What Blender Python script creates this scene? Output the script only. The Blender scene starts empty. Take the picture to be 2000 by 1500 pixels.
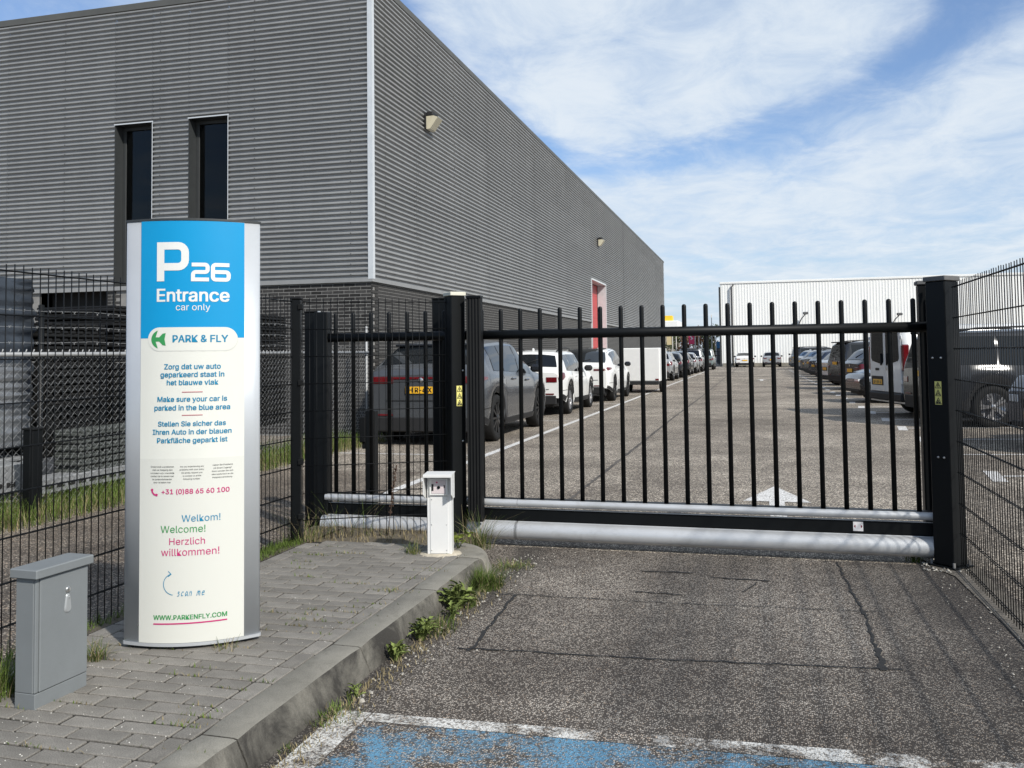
import bpy, bmesh, math, random
import numpy as np
from mathutils import Vector, Matrix
random.seed(7)
R_ = math.radians
scene = bpy.context.scene
COL = scene.collection

# ------------------------------------------------------------------ camera
YAW, PITCH, ROLL, CAM_H, FPX = R_(-15.13), R_(2.61), R_(-0.69), 1.42, 1755.0
fw = Vector((math.sin(YAW)*math.cos(PITCH), math.cos(YAW)*math.cos(PITCH), math.sin(PITCH)))
rt = Vector((math.cos(YAW), -math.sin(YAW), 0)); up = rt.cross(fw)
rt, up = rt*math.cos(ROLL)+up*math.sin(ROLL), -rt*math.sin(ROLL)+up*math.cos(ROLL)
cam_d = bpy.data.cameras.new('camera'); cam = bpy.data.objects.new('camera', cam_d); COL.objects.link(cam)
cam.matrix_world = Matrix(((rt.x, up.x, -fw.x, 0), (rt.y, up.y, -fw.y, 0), (rt.z, up.z, -fw.z, CAM_H), (0, 0, 0, 1)))
cam_d.sensor_width = 36.0; cam_d.lens = FPX/2000*36.0; cam_d.shift_y = -(750-614)/2000
cam_d.clip_start = 0.05; cam_d.clip_end = 3000
scene.camera = cam

# ------------------------------------------------------------------ light
SUN = Vector((1.0, -0.78, 1.0)).normalized()
SUN_EL = math.asin(SUN.z)
SKY_STRENGTH, SUN_STRENGTH, EXPOSURE = 0.105, 4.3, 0.12
vs = scene.view_settings
vs.view_transform = 'Standard'; vs.look = 'None'; vs.exposure = EXPOSURE; vs.gamma = 1.0; vs.use_curve_mapping = False
sun_d = bpy.data.lights.new('sun', 'SUN'); sun_d.energy = SUN_STRENGTH; sun_d.angle = R_(1.7); sun_d.color = (1.0, 0.955, 0.88)
sun = bpy.data.objects.new('sun', sun_d); COL.objects.link(sun)
sun.rotation_euler = SUN.to_track_quat('Z', 'Y').to_euler()

world = bpy.data.worlds.new('World'); scene.world = world; world.use_nodes = True

class NT:
    """small node-graph helper"""
    def __init__(s, tree): s.t = tree; s.n = tree.nodes; s.l = tree.links
    def new(s, kind, **kw):
        n = s.n.new(kind)
        for k, v in kw.items(): setattr(n, k, v)
        return n
    def put(s, sock, v):
        if isinstance(v, bpy.types.NodeSocket): s.l.new(v, sock)
        elif v is not None:
            if isinstance(v, (tuple, list)) and len(v) == 3 and sock.type == 'RGBA': v = (*v, 1)
            sock.default_value = v
    def math(s, op, a, b=None, c=None, clamp=False):
        n = s.new('ShaderNodeMath', operation=op); n.use_clamp = clamp
        for i, v in enumerate((a, b, c)):
            if v is not None: s.put(n.inputs[i], v)
        return n.outputs[0]
    def vmath(s, op, a, b=None):
        n = s.new('ShaderNodeVectorMath', operation=op)
        s.put(n.inputs[0], a)
        if b is not None: s.put(n.inputs[1], b)
        return n.outputs[0]
    def noise(s, vec, scale, detail=4, rough=0.55, dist=0.0, out=0):
        n = s.new('ShaderNodeTexNoise'); s.put(n.inputs['Vector'], vec)
        n.inputs['Scale'].default_value = scale; n.inputs['Detail'].default_value = detail
        n.inputs['Roughness'].default_value = rough; n.inputs['Distortion'].default_value = dist
        return n.outputs[out]
    def voronoi(s, vec, scale, feature='F1', out='Color', rnd=1.0):
        n = s.new('ShaderNodeTexVoronoi', feature=feature); s.put(n.inputs['Vector'], vec)
        n.inputs['Scale'].default_value = scale; n.inputs['Randomness'].default_value = rnd
        return n.outputs[out]
    def ramp(s, f, stops, interp='LINEAR'):
        n = s.new('ShaderNodeValToRGB'); s.put(n.inputs[0], f); cr = n.color_ramp; cr.interpolation = interp
        while len(cr.elements) < len(stops): cr.elements.new(0.5)
        for e, (p, c) in zip(cr.elements, stops):
            e.position = p; e.color = (c, c, c, 1) if not isinstance(c, (tuple, list)) else (*c, 1)
        return n.outputs[0]
    def mix(s, f, a, b, mode='MIX'):
        n = s.new('ShaderNodeMix', data_type='RGBA', blend_type=mode)
        s.put(n.inputs[0], f); s.put(n.inputs[6], a); s.put(n.inputs[7], b)
        return n.outputs[2]
    def sep(s, v):
        n = s.new('ShaderNodeSeparateXYZ'); s.put(n.inputs[0], v); return n.outputs
    def comb(s, x, y, z):
        n = s.new('ShaderNodeCombineXYZ')
        for i, v in enumerate((x, y, z)): s.put(n.inputs[i], v)
        return n.outputs[0]
    def mapr(s, v, a, b, c, d, smooth=False):
        n = s.new('ShaderNodeMapRange'); n.interpolation_type = 'SMOOTHSTEP' if smooth else 'LINEAR'
        s.put(n.inputs[0], v)
        for i, k in enumerate((a, b, c, d)): n.inputs[i+1].default_value = k
        return n.outputs[0]

def build_sky():
    g = NT(world.node_tree); g.n.clear()
    out = g.new('ShaderNodeOutputWorld'); bg = g.new('ShaderNodeBackground'); bg.inputs[1].default_value = SKY_STRENGTH
    sky = g.new('ShaderNodeTexSky', sky_type='NISHITA'); sky.sun_disc = False
    sky.sun_elevation = SUN_EL; sky.sun_rotation = math.atan2(SUN.x, SUN.y)
    sky.air_density = 1.0; sky.dust_density = 0.6; sky.ozone_density = 1.6
    d = g.vmath('NORMALIZE', g.new('ShaderNodeTexCoord').outputs['Generated'])
    x, y, z = g.sep(d)
    el = g.math('MULTIPLY', g.math('ARCSINE', z), 57.2958)
    az = g.math('MULTIPLY', g.math('ARCTAN2', x, y), 57.2958)
    # high cloud layer: a plane far above, seen in perspective
    zc = g.math('ADD', g.math('MAXIMUM', z, 0.0), 0.10)
    px, py = g.math('DIVIDE', x, zc), g.math('DIVIDE', y, zc)
    p = g.comb(px, py, 0.0)
    rotp = g.comb(px, g.math('MULTIPLY', py, 0.72), 5.7)
    big = g.noise(p, 0.45, 3, 0.5, 0.3)
    mid = g.noise(rotp, 1.25, 7, 0.60, 0.25)
    fine = g.noise(rotp, 4.2, 8, 0.66, 0.5)
    # the clear lane between the two cloud banks
    az6 = g.math('ADD', az, 6.0)
    lane = g.math('ADD', 12.0, g.math('MULTIPLY', g.mapr(az6, -3.0, 3.0, 0.033, 0.017, True), g.math('MULTIPLY', az6, az6)))
    wob = g.math('MULTIPLY', g.math('SUBTRACT', mid, 0.5), 9.0)
    dd = g.math('ADD', g.math('SUBTRACT', el, lane), wob)
    wid = g.math('ADD', 1.3, g.math('MULTIPLY', g.math('ABSOLUTE', az6), 0.075))
    q = g.math('DIVIDE', dd, wid)
    hole = g.math('EXPONENT', g.math('MULTIPLY', g.math('MULTIPLY', q, q), -1.0))
    cov = g.math('ADD', g.math('ADD', 0.74, g.math('MULTIPLY', g.math('SUBTRACT', big, 0.5), 1.1)),
                 g.math('MULTIPLY', g.math('SUBTRACT', fine, 0.5), 0.85))
    cov = g.math('ADD', cov, g.math('MULTIPLY', g.math('SUBTRACT', mid, 0.5), 0.55))
    leftclear = g.mapr(az, -48, -27, 0.45, 0.0, True)
    cov = g.math('SUBTRACT', g.math('SUBTRACT', cov, g.math('MULTIPLY', hole, 0.54)), leftclear)
    low = g.mapr(el, 1.0, 8.0, 0.10, 0.0, True)
    cov = g.math('SUBTRACT', cov, low)
    mask = g.math('MULTIPLY', g.mapr(cov, 0.06, 0.86, 0.10, 1.0, True), 0.94)
    shade = g.mapr(g.math('ADD', g.math('MULTIPLY', mid, 0.5), g.math('MULTIPLY', fine, 0.5)), 0.36, 0.66, 0.0, 1.0, True)
    cloud = g.mix(shade, (5.5, 6.5, 7.7), (7.0, 7.6, 8.2))
    skyc = g.mix(1.0, sky.outputs[0], (0.90, 1.08, 1.32), 'MULTIPLY')
    haze = g.mapr(el, 0.0, 9.0, 0.55, 0.0, True)
    skyc = g.mix(haze, skyc, (4.3, 5.6, 6.7))
    g.l.new(g.mix(mask, skyc, cloud), bg.inputs[0]); g.l.new(bg.outputs[0], out.inputs[0])
build_sky()

# ------------------------------------------------------------------ materials
MATS = {}
def mat(name, col, rough=0.5, streak=0.0, metal=0.0, spec=0.5, var=0.0, vscale=6.0, bump=0.0, bscale=60.0, coat=0.0, rnd=0.0, trans=0.0, dirt=None, grain=0.0, gscale=300.0):
    """principled surface with optional large blotches, grain, per-object tone and relief"""
    if name in MATS: return MATS[name]
    m = bpy.data.materials.new(name); m.use_nodes = True; MATS[name] = m
    g = NT(m.node_tree); b = g.n['Principled BSDF']
    b.inputs['Roughness'].default_value = rough; b.inputs['Metallic'].default_value = metal
    b.inputs['Specular IOR Level'].default_value = spec; b.inputs['Coat Weight'].default_value = coat
    b.inputs['Coat Roughness'].default_value = 0.05; b.inputs['Transmission Weight'].default_value = trans
    tc = g.new('ShaderNodeTexCoord').outputs['Object']; c = col
    if var:
        n = g.noise(tc, vscale, 5, 0.6)
        c = g.mix(g.mapr(n, 0.3, 0.7, 0, 1), tuple(k*(1-var) for k in col), tuple(min(1, k*(1+var)) for k in col))
    if grain:
        n = g.noise(tc, gscale, 3, 0.7)
        c = g.mix(g.mapr(n, 0.32, 0.68, 0, 1), g.mix(1.0, c, (1-grain,)*3, 'MULTIPLY'), g.mix(1.0, c, (1+grain,)*3, 'MULTIPLY'))
    if dirt:
        n = g.noise(tc, dirt[1], 6, 0.7, 0.4)
        c = g.mix(g.mapr(n, dirt[2], dirt[3], 0, dirt[4]), c, dirt[0])
    if streak:
        n = g.noise(g.vmath('MULTIPLY', tc, (3.2, 3.2, 0.16)), 2.0, 5, 0.65)
        c = g.mix(g.mapr(n, 0.48, 0.72, 0, streak), c, tuple(k*.45 for k in col))
    if rnd:
        r = g.new('ShaderNodeObjectInfo').outputs['Random']
        c = g.mix(r, g.mix(1.0, c, (1-rnd,)*3, 'MULTIPLY'), g.mix(1.0, c, (1+rnd,)*3, 'MULTIPLY'))
    g.put(b.inputs['Base Color'], c)
    if bump:
        bn = g.new('ShaderNodeBump'); bn.inputs['Strength'].default_value = bump; bn.inputs['Distance'].default_value = 0.01
        g.put(bn.inputs['Height'], g.noise(tc, bscale, 4, 0.6)); g.l.new(bn.outputs[0], b.inputs['Normal'])
    return m

def aggregate(g, pos, dark, light, dens, scale, blotch, tint=(1, 1, 1)):
    """exposed-aggregate asphalt: pebbles in dark binder, with worn and dirty patches"""
    wp = g.vmath('ADD', pos, g.vmath('MULTIPLY', g.noise(pos, 30, 2, 0.5, 0, 1), (0.012, 0.012, 0.012)))
    col = g.voronoi(wp, scale, 'F1', 'Color'); dist = g.voronoi(wp, scale, 'F1', 'Distance')
    r, gg, bb = g.sep(col)
    stone = g.mapr(r, 1-dens-0.03, 1-dens+0.03, 0, 1)
    edge = g.mapr(dist, 0.38, 0.58, 1, 0)
    k = g.math('MULTIPLY', stone, edge)
    bl = g.noise(pos, blotch, 5, 0.6, 0.3)
    lite = g.mix(gg, tuple(c*0.50 for c in light), light)
    lite = g.mix(g.mapr(bb, 0.75, 1.0, 0, 0.6), lite, tuple(c*t for c, t in zip(light, (1.0, 0.78, 0.6))))
    base = g.mix(g.noise(pos, 160, 3, 0.7), tuple(c*0.55 for c in dark), tuple(c*1.6 for c in dark))
    c = g.mix(k, base, lite)
    c = g.mix(1.0, c, g.mix(g.mapr(bl, 0.32, 0.68, 0, 1), (0.62, 0.60, 0.58), (1.18, 1.17, 1.15)), 'MULTIPLY')
    b2 = g.noise(g.vmath('ADD', pos, (7.3, 2.1, 0)), 0.75, 6, 0.68, 0.6)
    c = g.mix(1.0, c, g.mix(g.mapr(b2, 0.36, 0.64, 0, 1), (0.72, 0.70, 0.68), (1.26, 1.25, 1.22)), 'MULTIPLY')
    h = g.math('MULTIPLY', k, g.math('SUBTRACT', 1.0, dist))
    return c, h, k

def asphalt_mat(name, dark, light, dens, scale, blotch=0.7, paint=None, lanes=None):
    m = bpy.data.materials.new(name); m.use_nodes = True; MATS[name] = m
    g = NT(m.node_tree); b = g.n['Principled BSDF']; b.inputs['Roughness'].default_value = 0.85; b.inputs['Specular IOR Level'].default_value = 0.3
    pos = g.new('ShaderNodeTexCoord').outputs['Object']
    c, h, k = aggregate(g, pos, dark, light, dens, scale, blotch)
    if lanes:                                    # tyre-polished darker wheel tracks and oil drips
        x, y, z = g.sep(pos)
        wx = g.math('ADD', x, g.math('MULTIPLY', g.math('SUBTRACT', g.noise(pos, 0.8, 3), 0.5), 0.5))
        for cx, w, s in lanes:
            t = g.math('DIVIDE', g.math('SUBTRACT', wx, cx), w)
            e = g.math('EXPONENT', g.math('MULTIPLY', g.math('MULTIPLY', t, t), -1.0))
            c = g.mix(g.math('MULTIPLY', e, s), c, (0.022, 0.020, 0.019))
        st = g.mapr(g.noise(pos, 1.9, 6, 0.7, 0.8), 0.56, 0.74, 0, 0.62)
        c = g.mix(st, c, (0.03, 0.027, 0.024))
    if paint:                                    # worn road paint that has gone from the stone tops and in patches
        pc, wear, seed = paint
        n1 = g.noise(g.vmath('ADD', pos, (seed, seed*2, 0)), 2.6, 5, 0.65, 0.4)
        n2 = g.noise(pos, 55, 4, 0.7)
        keep = g.mapr(g.math('ADD', g.math('MULTIPLY', n1, 0.72), g.math('MULTIPLY', n2, 0.28)), wear-0.05, wear+0.035, 0, 1)
        pits = g.mapr(g.voronoi(pos, scale*0.8, 'F1', 'Distance'), 0.50, 0.72, 0, 0.75)
        keep = g.math('MULTIPLY', keep, g.math('SUBTRACT', 1.0, pits))
        tone = g.mix(g.noise(pos, 9, 4, 0.7), tuple(v*0.72 for v in pc), tuple(min(1, v*1.12) for v in pc))
        c = g.mix(g.math('MULTIPLY', keep, 0.93), c, tone)
    g.put(b.inputs['Base Color'], c)
    bn = g.new('ShaderNodeBump'); bn.inputs['Strength'].default_value = 0.65; bn.inputs['Distance'].default_value = 0.006
    g.put(bn.inputs['Height'], h); g.l.new(bn.outputs[0], b.inputs['Normal'])
    return m

LOT = asphalt_mat('lot_asphalt', (0.125, 0.111, 0.096), (0.82, 0.745, 0.645), 0.54, 68, 0.30)
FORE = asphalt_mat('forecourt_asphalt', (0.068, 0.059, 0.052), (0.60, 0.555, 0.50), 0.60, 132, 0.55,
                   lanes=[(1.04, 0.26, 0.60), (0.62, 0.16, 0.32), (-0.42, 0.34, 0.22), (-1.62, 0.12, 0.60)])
PATH = asphalt_mat('path_asphalt', (0.085, 0.073, 0.062), (0.56, 0.50, 0.43), 0.46, 85, 0.8)
WHITE_OLD = asphalt_mat('worn_white_paint', (0.068, 0.059, 0.052), (0.60, 0.555, 0.50), 0.60, 132, 0.55, paint=((0.72, 0.71, 0.67), 0.475, 3.0))
BLUE_OLD = asphalt_mat('worn_blue_paint', (0.068, 0.059, 0.052), (0.60, 0.555, 0.50), 0.60, 132, 0.55, paint=((0.115, 0.29, 0.44), 0.515, 8.3))
WHITE_LINE = asphalt_mat('white_line_paint', (0.10, 0.09, 0.08), (0.5, 0.46, 0.40), 0.48, 90, 0.35, paint=((0.80, 0.79, 0.77), 0.29, 5.0))

BLACK = mat('black_powder_coat', (0.0032, 0.0040, 0.0046), 0.46, spec=0.22, var=0.2, dirt=((0.03, 0.028, 0.024), 9, 0.64, 0.88, 0.22))
WIRE = mat('black_wire_coat', (0.0035, 0.0042, 0.005), 0.5, spec=0.2)
RUBBER = mat('black_rubber', (0.0055, 0.006, 0.0064), 0.6, spec=0.2, var=0.2)
ALU = mat('brushed_aluminium', (0.52, 0.53, 0.54), 0.42, metal=0.35, var=0.07, vscale=4, dirt=((0.24, 0.23, 0.21), 5, 0.52, 0.80, 0.45))
ALU_SIGN = mat('anodised_aluminium', (0.52, 0.54, 0.56), 0.42, metal=0.35, var=0.05, vscale=3)
CREAMCAP = mat('cream_cap', (0.62, 0.60, 0.50), 0.6, dirt=((0.2, 0.18, 0.12), 12, 0.5, 0.8, 0.5))
GREYCAP = mat('grey_cap', (0.10, 0.10, 0.10), 0.7, dirt=((0.2, 0.19, 0.17), 12, 0.5, 0.8, 0.5))
CLAD = mat('grey_cladding', (0.272, 0.275, 0.274), 0.5, metal=0.08, spec=0.25, var=0.07, vscale=0.7, rnd=0.055, streak=0.18, dirt=((0.13, 0.125, 0.115), 1.7, 0.58, 0.85, 0.25))
CLAD_SIDE = CLAD
TRIM = mat('silver_trim', (0.60, 0.62, 0.63), 0.4, metal=0.2, var=0.06)
COPING = mat('dark_coping', (0.085, 0.085, 0.078), 0.6, var=0.12, vscale=1.5)
BRICK = mat('dark_brick', (0.038, 0.037, 0.036), 0.85, spec=0.2, var=0.22, vscale=14, rnd=0.45, bump=0.4, bscale=120)
MORTAR = mat('pale_mortar', (0.215, 0.21, 0.20), 0.95, var=0.15, vscale=8)
FRAME_DK = mat('anthracite_frame', (0.034, 0.037, 0.038), 0.5, var=0.08)
INTERIOR = mat('dark_interior', (0.012, 0.012, 0.012), 0.9)
WHITE_SHEET = mat('white_steel_cladding', (0.80, 0.80, 0.775), 0.5, var=0.05, vscale=0.15, dirt=((0.5, 0.48, 0.42), 0.3, 0.6, 0.85, 0.4))
WHITE_POWDER = mat('white_powder_coat', (0.69, 0.69, 0.68), 0.45, var=0.03, dirt=((0.45, 0.43, 0.38), 14, 0.62, 0.85, 0.35))
GREY_CAB = mat('grey_cabinet_paint', (0.178, 0.192, 0.198), 0.5, spec=0.35, var=0.05, vscale=5, dirt=((0.13, 0.13, 0.12), 8, 0.62, 0.85, 0.3), grain=0.03)
STEEL = mat('steel', (0.55, 0.55, 0.54), 0.3, metal=0.9)
GALV = mat('galvanised_steel', (0.34, 0.345, 0.345), 0.55, metal=0.4, var=0.12, vscale=20)
SIGN_WHITE = mat('sign_cream_white', (0.655, 0.655, 0.60), 0.45, spec=0.4, var=0.025, vscale=3, dirt=((0.5, 0.48, 0.4), 3, 0.66, 0.9, 0.3))
SIGN_GREY = mat('sign_pale_grey', (0.615, 0.615, 0.565), 0.45, spec=0.4)
SIGN_BLUE = mat('sign_blue', (0.0, 0.265, 0.54), 0.4, spec=0.4, var=0.02)
INK_BLUE = mat('ink_blue', (0.0, 0.20, 0.36), 0.45)
INK_GREEN = mat('ink_green', (0.035, 0.26, 0.075), 0.4)
INK_PINK = mat('ink_pink', (0.50, 0.025, 0.16), 0.4)
INK_RED = mat('ink_red', (0.45, 0.05, 0.09), 0.4)
INK_WHITE = mat('ink_white', (0.70, 0.70, 0.67), 0.4)
INK_BLACK = mat('ink_black', (0.012, 0.012, 0.012), 0.45)
YELLOW_ST = mat('yellow_sticker', (0.72, 0.66, 0.20), 0.5, var=0.06, vscale=30)
CONC = mat('kerb_concrete', (0.235, 0.222, 0.190), 0.92, spec=0.2, var=0.20, vscale=4, bump=0.5, bscale=170, grain=0.16, gscale=260, rnd=0.07, dirt=((0.085, 0.08, 0.062), 5.5, 0.52, 0.74, 0.5))
PAVER = mat('grey_paver', (0.205, 0.192, 0.171), 0.92, spec=0.2, var=0.18, vscale=9, bump=0.6, bscale=170, grain=0.30, gscale=190, rnd=0.17, dirt=((0.09, 0.08, 0.062), 7, 0.56, 0.76, 0.55))
SAND = mat('joint_sand', (0.017, 0.0145, 0.011), 0.98, var=0.3, vscale=20, bump=0.5, bscale=100)
SOIL = mat('verge_soil', (0.105, 0.088, 0.062), 0.98, var=0.4, vscale=7, bump=0.8, bscale=40, grain=0.3, gscale=120)
FOOTING = mat('pale_footing', (0.47, 0.42, 0.33), 0.95, var=0.25, vscale=14, bump=0.7, bscale=70)
TAR = mat('tar_seal', (0.016, 0.015, 0.014), 0.75, var=0.3, vscale=30, bump=0.4, bscale=80)
GRASS = mat('grass_blade', (0.080, 0.118, 0.022), 0.7, spec=0.2, rnd=0.25, var=0.4, vscale=25)
DRYGRASS = mat('dry_grass', (0.25, 0.205, 0.115), 0.8, spec=0.2, var=0.25, vscale=25)
WEED = mat('weed_leaf', (0.135, 0.170, 0.050), 0.75, spec=0.15, rnd=0.5, var=0.25, vscale=30)
IVY = mat('ivy_leaf', (0.19, 0.23, 0.045), 0.55, spec=0.3, rnd=0.3)
GLASS = mat('dark_window_glass', (0.006, 0.008, 0.010), 0.05, spec=0.16)
def see_through(name, tint, spec_col=(1, 1, 1)):
    m = bpy.data.materials.new(name); m.use_nodes = True; MATS[name] = m; g = NT(m.node_tree); g.n.clear()
    out = g.new('ShaderNodeOutputMaterial'); mx = g.new('ShaderNodeMixShader'); tr = g.new('ShaderNodeBsdfTransparent'); gl = g.new('ShaderNodeBsdfGlossy'); fr = g.new('ShaderNodeFresnel')
    tr.inputs[0].default_value = (*tint, 1); gl.inputs['Roughness'].default_value = 0.01; gl.inputs[0].default_value = (*spec_col, 1); fr.inputs[0].default_value = 1.38
    g.l.new(fr.outputs[0], mx.inputs[0]); g.l.new(tr.outputs[0], mx.inputs[1]); g.l.new(gl.outputs[0], mx.inputs[2]); g.l.new(mx.outputs[0], out.inputs[0]); return m
PANE = see_through('window_pane', (.36, .40, .42), (.75, .75, .75))
CARGLASS = mat('tinted_car_glass', (0.008, 0.010, 0.012), 0.03, spec=0.5)
TYRE = mat('tyre', (0.013, 0.013, 0.013), 0.8, spec=0.25)
RIM_SILVER = mat('silver_rim', (0.45, 0.45, 0.46), 0.3, metal=0.8)
RIM_BLACK = mat('black_rim', (0.030, 0.031, 0.033), 0.3, metal=0.5)
PLASTIC = mat('black_trim_plastic', (0.018, 0.018, 0.019), 0.6, spec=0.3)
RED_LAMP = mat('red_lamp', (0.11, 0.004, 0.007), 0.15, spec=0.6, coat=0.5)
CLEAR_LAMP = mat('clear_lamp', (0.55, 0.56, 0.57), 0.12, spec=0.7, coat=0.5)
PLATE = mat('yellow_plate', (0.78, 0.42, 0.02), 0.45)
PLATE_BLUE = mat('plate_blue', (0.02, 0.08, 0.38), 0.45)
RED_DOOR = mat('red_door', (0.46, 0.055, 0.055), 0.5, var=0.06)
FILM = mat('pale_film', (0.028, 0.035, 0.046), 0.3, spec=0.4, var=0.4, vscale=2.5, bump=0.9, bscale=9)
FILM_W = mat('white_film', (0.14, 0.148, 0.16), 0.2, spec=0.6, var=0.3, vscale=3, bump=1.0, bscale=7)
CRATE = mat('black_crate', (0.009, 0.009, 0.009), 0.6, spec=0.25, var=0.3, vscale=7)
CRATE_G = mat('grey_crate', (0.060, 0.066, 0.062), 0.6, var=0.2)
SLAB = mat('pale_concrete_slab', (0.20, 0.205, 0.21), 0.9, var=0.25, vscale=6, bump=0.3)

# ------------------------------------------------------------------ geometry helpers
class MB:
    def __init__(s): s.v = []; s.f = []; s.mi = []; s.sm = []; s.cur = 0; s.keep = False
    def face(s, idx, smooth=False): s.f.append(tuple(idx)); s.mi.append(s.cur); s.sm.append(smooth)
    def add(s, pts): b = len(s.v); s.v.extend([tuple(p) for p in pts]); return b
    def quad(s, a, b, c, d, smooth=False): i = s.add((a, b, c, d)); s.face((i, i+1, i+2, i+3), smooth); return s
    def box(s, x0, x1, y0, y1, z0, z1, bev=0.0, M=None):
        if bev <= 0:
            p = [(x, y, z) for x in (x0, x1) for y in (y0, y1) for z in (z0, z1)]
            if M: p = [M @ Vector(q) for q in p]
            i = s.add(p)
            for f in ((0, 1, 3, 2), (4, 6, 7, 5), (0, 4, 5, 1), (2, 3, 7, 6), (0, 2, 6, 4), (1, 5, 7, 3)): s.face([i+k for k in f])
            return s
        bm = bmesh.new(); e = min(bev, (x1-x0)*.45, (y1-y0)*.45, (z1-z0)*.45)
        for x, sx in ((x0, 1), (x1, -1)):
            for y, sy in ((y0, 1), (y1, -1)):
                for z, sz in ((z0, 1), (z1, -1)):
                    bm.verts.new((x, y+sy*e, z+sz*e)); bm.verts.new((x+sx*e, y, z+sz*e)); bm.verts.new((x+sx*e, y+sy*e, z))
        bmesh.ops.convex_hull(bm, input=bm.verts)
        bmesh.ops.dissolve_limit(bm, angle_limit=0.02, verts=bm.verts, edges=bm.edges)
        bm.verts.index_update(); b = len(s.v)
        s.v.extend([tuple(M @ v.co) if M else tuple(v.co) for v in bm.verts])
        for f in bm.faces: s.face([b+v.index for v in f.verts])
        bm.free(); return s
    def prism(s, poly, z0, z1, caps=True, smooth=False):
        n = len(poly); b = s.add([(x, y, z0) for x, y in poly]); t = s.add([(x, y, z1) for x, y in poly])
        for i in range(n): s.face((b+i, b+(i+1) % n, t+(i+1) % n, t+i), smooth)
        if caps: s.face([b+n-1-i for i in range(n)]); s.face([t+i for i in range(n)])
        return s
    def tube(s, pts, r, n=6, smooth=True, caps=True):
        pts = [Vector(p) for p in pts]; rings = []
        rs = r if isinstance(r, (list, tuple)) else [r]*len(pts)
        for i, p in enumerate(pts):
            d = (pts[min(i+1, len(pts)-1)]-pts[max(i-1, 0)]).normalized()
            a = d.orthogonal().normalized() if i == 0 else (rings[-1][1]-d*rings[-1][1].dot(d)).normalized()
            c = d.cross(a)
            rings.append((s.add([p+(a*math.cos(2*math.pi*k/n)+c*math.sin(2*math.pi*k/n))*rs[i] for k in range(n)]), a))
        for (A, _), (B, _) in zip(rings, rings[1:]):
            for k in range(n): s.face((A+k, A+(k+1) % n, B+(k+1) % n, B+k), smooth)
        if caps: s.face([rings[0][0]+n-1-k for k in range(n)]); s.face([rings[-1][0]+k for k in range(n)])
        return s
    def lathe(s, prof, n=24, axis='Y', cen=(0, 0, 0), smooth=True):
        """prof: (radius, offset along axis)"""
        rings = []
        for r, h in prof:
            ring = []
            for k in range(n):
                a = 2*math.pi*k/n; c, q = r*math.cos(a), r*math.sin(a)
                ring.append({'Y': (c, h, q), 'Z': (c, q, h), 'X': (h, c, q)}[axis])
            rings.append(s.add([(p[0]+cen[0], p[1]+cen[1], p[2]+cen[2]) for p in ring]))
        for A, B in zip(rings, rings[1:]):
            for k in range(n): s.face((A+k, A+(k+1) % n, B+(k+1) % n, B+k), smooth)
        return s
    def grid(s, rows, smooth=True, closed=False):
        b = [s.add(r) for r in rows]; n = len(rows[0])
        for A, B in zip(b, b[1:]):
            for k in range(n if closed else n-1): s.face((A+k, A+(k+1) % n, B+(k+1) % n, B+k), smooth)
        return s
    def mesh(s, name, mats):
        me = bpy.data.meshes.new(name); me.from_pydata(s.v, [], s.f)
        for m in (mats if isinstance(mats, (list, tuple)) else [mats]): me.materials.append(m)
        me.polygons.foreach_set('material_index', s.mi); me.polygons.foreach_set('use_smooth', s.sm)
        me.validate()
        if not s.keep and 5 < len(s.f) < 30000:
            bm = bmesh.new(); bm.from_mesh(me); bmesh.ops.recalc_face_normals(bm, faces=bm.faces); bm.to_mesh(me); bm.free()
        me.update(); return me
    def build(s, name, mats, parent=None, loc=(0, 0, 0), rz=0.0):
        return link(name, s.mesh(name, mats), parent, loc, rz)

def link(name, me, parent=None, loc=(0, 0, 0), rz=0.0):
    o = bpy.data.objects.new(name, me); COL.objects.link(o); o.location = loc; o.rotation_euler = (0, 0, rz)
    if parent: o.parent = parent
    return o
def tag(o, label=None, cat=None, group=None, kind=None):
    for k, v in (('label', label), ('category', cat), ('group', group), ('kind', kind)):
        if v: o[k] = v
    return o
def thing(name, label, cat, loc=(0, 0, 0), rz=0.0, group=None):
    return tag(link(name, None, None, loc, rz), label, cat, group)
def struct(o): o['kind'] = 'structure'; return o
def stuff(o): o['kind'] = 'stuff'; return o
def copy_tree(o, parent=None):
    c = o.copy(); COL.objects.link(c)
    if parent: c.parent = parent
    for ch in list(o.children): copy_tree(ch, c)
    return c

FONT = None
try:
    import os
    FONT = bpy.data.fonts.load(os.path.join(bpy.utils.resource_path('LOCAL'), 'datafiles', 'fonts', 'Inter.woff2'))
except Exception:
    FONT = None
def text_verts(body, bold=0.0, font=True):
    """text outline as triangles, normalised: x from 0 to its width, y in units of cap height"""
    cu = bpy.data.curves.new('lettering', 'FONT'); cu.body = body; cu.offset = bold; cu.resolution_u = 3
    if FONT and font: cu.font = FONT
    ob = bpy.data.objects.new('lettering', cu); COL.objects.link(ob)
    dg = bpy.context.evaluated_depsgraph_get()
    me = bpy.data.meshes.new_from_object(ob.evaluated_get(dg))
    v = [(p.co.x, p.co.y) for p in me.vertices]; f = [tuple(q.vertices) for q in me.polygons]
    bpy.data.objects.remove(ob); bpy.data.curves.remove(cu); bpy.data.meshes.remove(me)
    x0 = min(p[0] for p in v)
    return [(a-x0, b) for a, b in v], f
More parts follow.
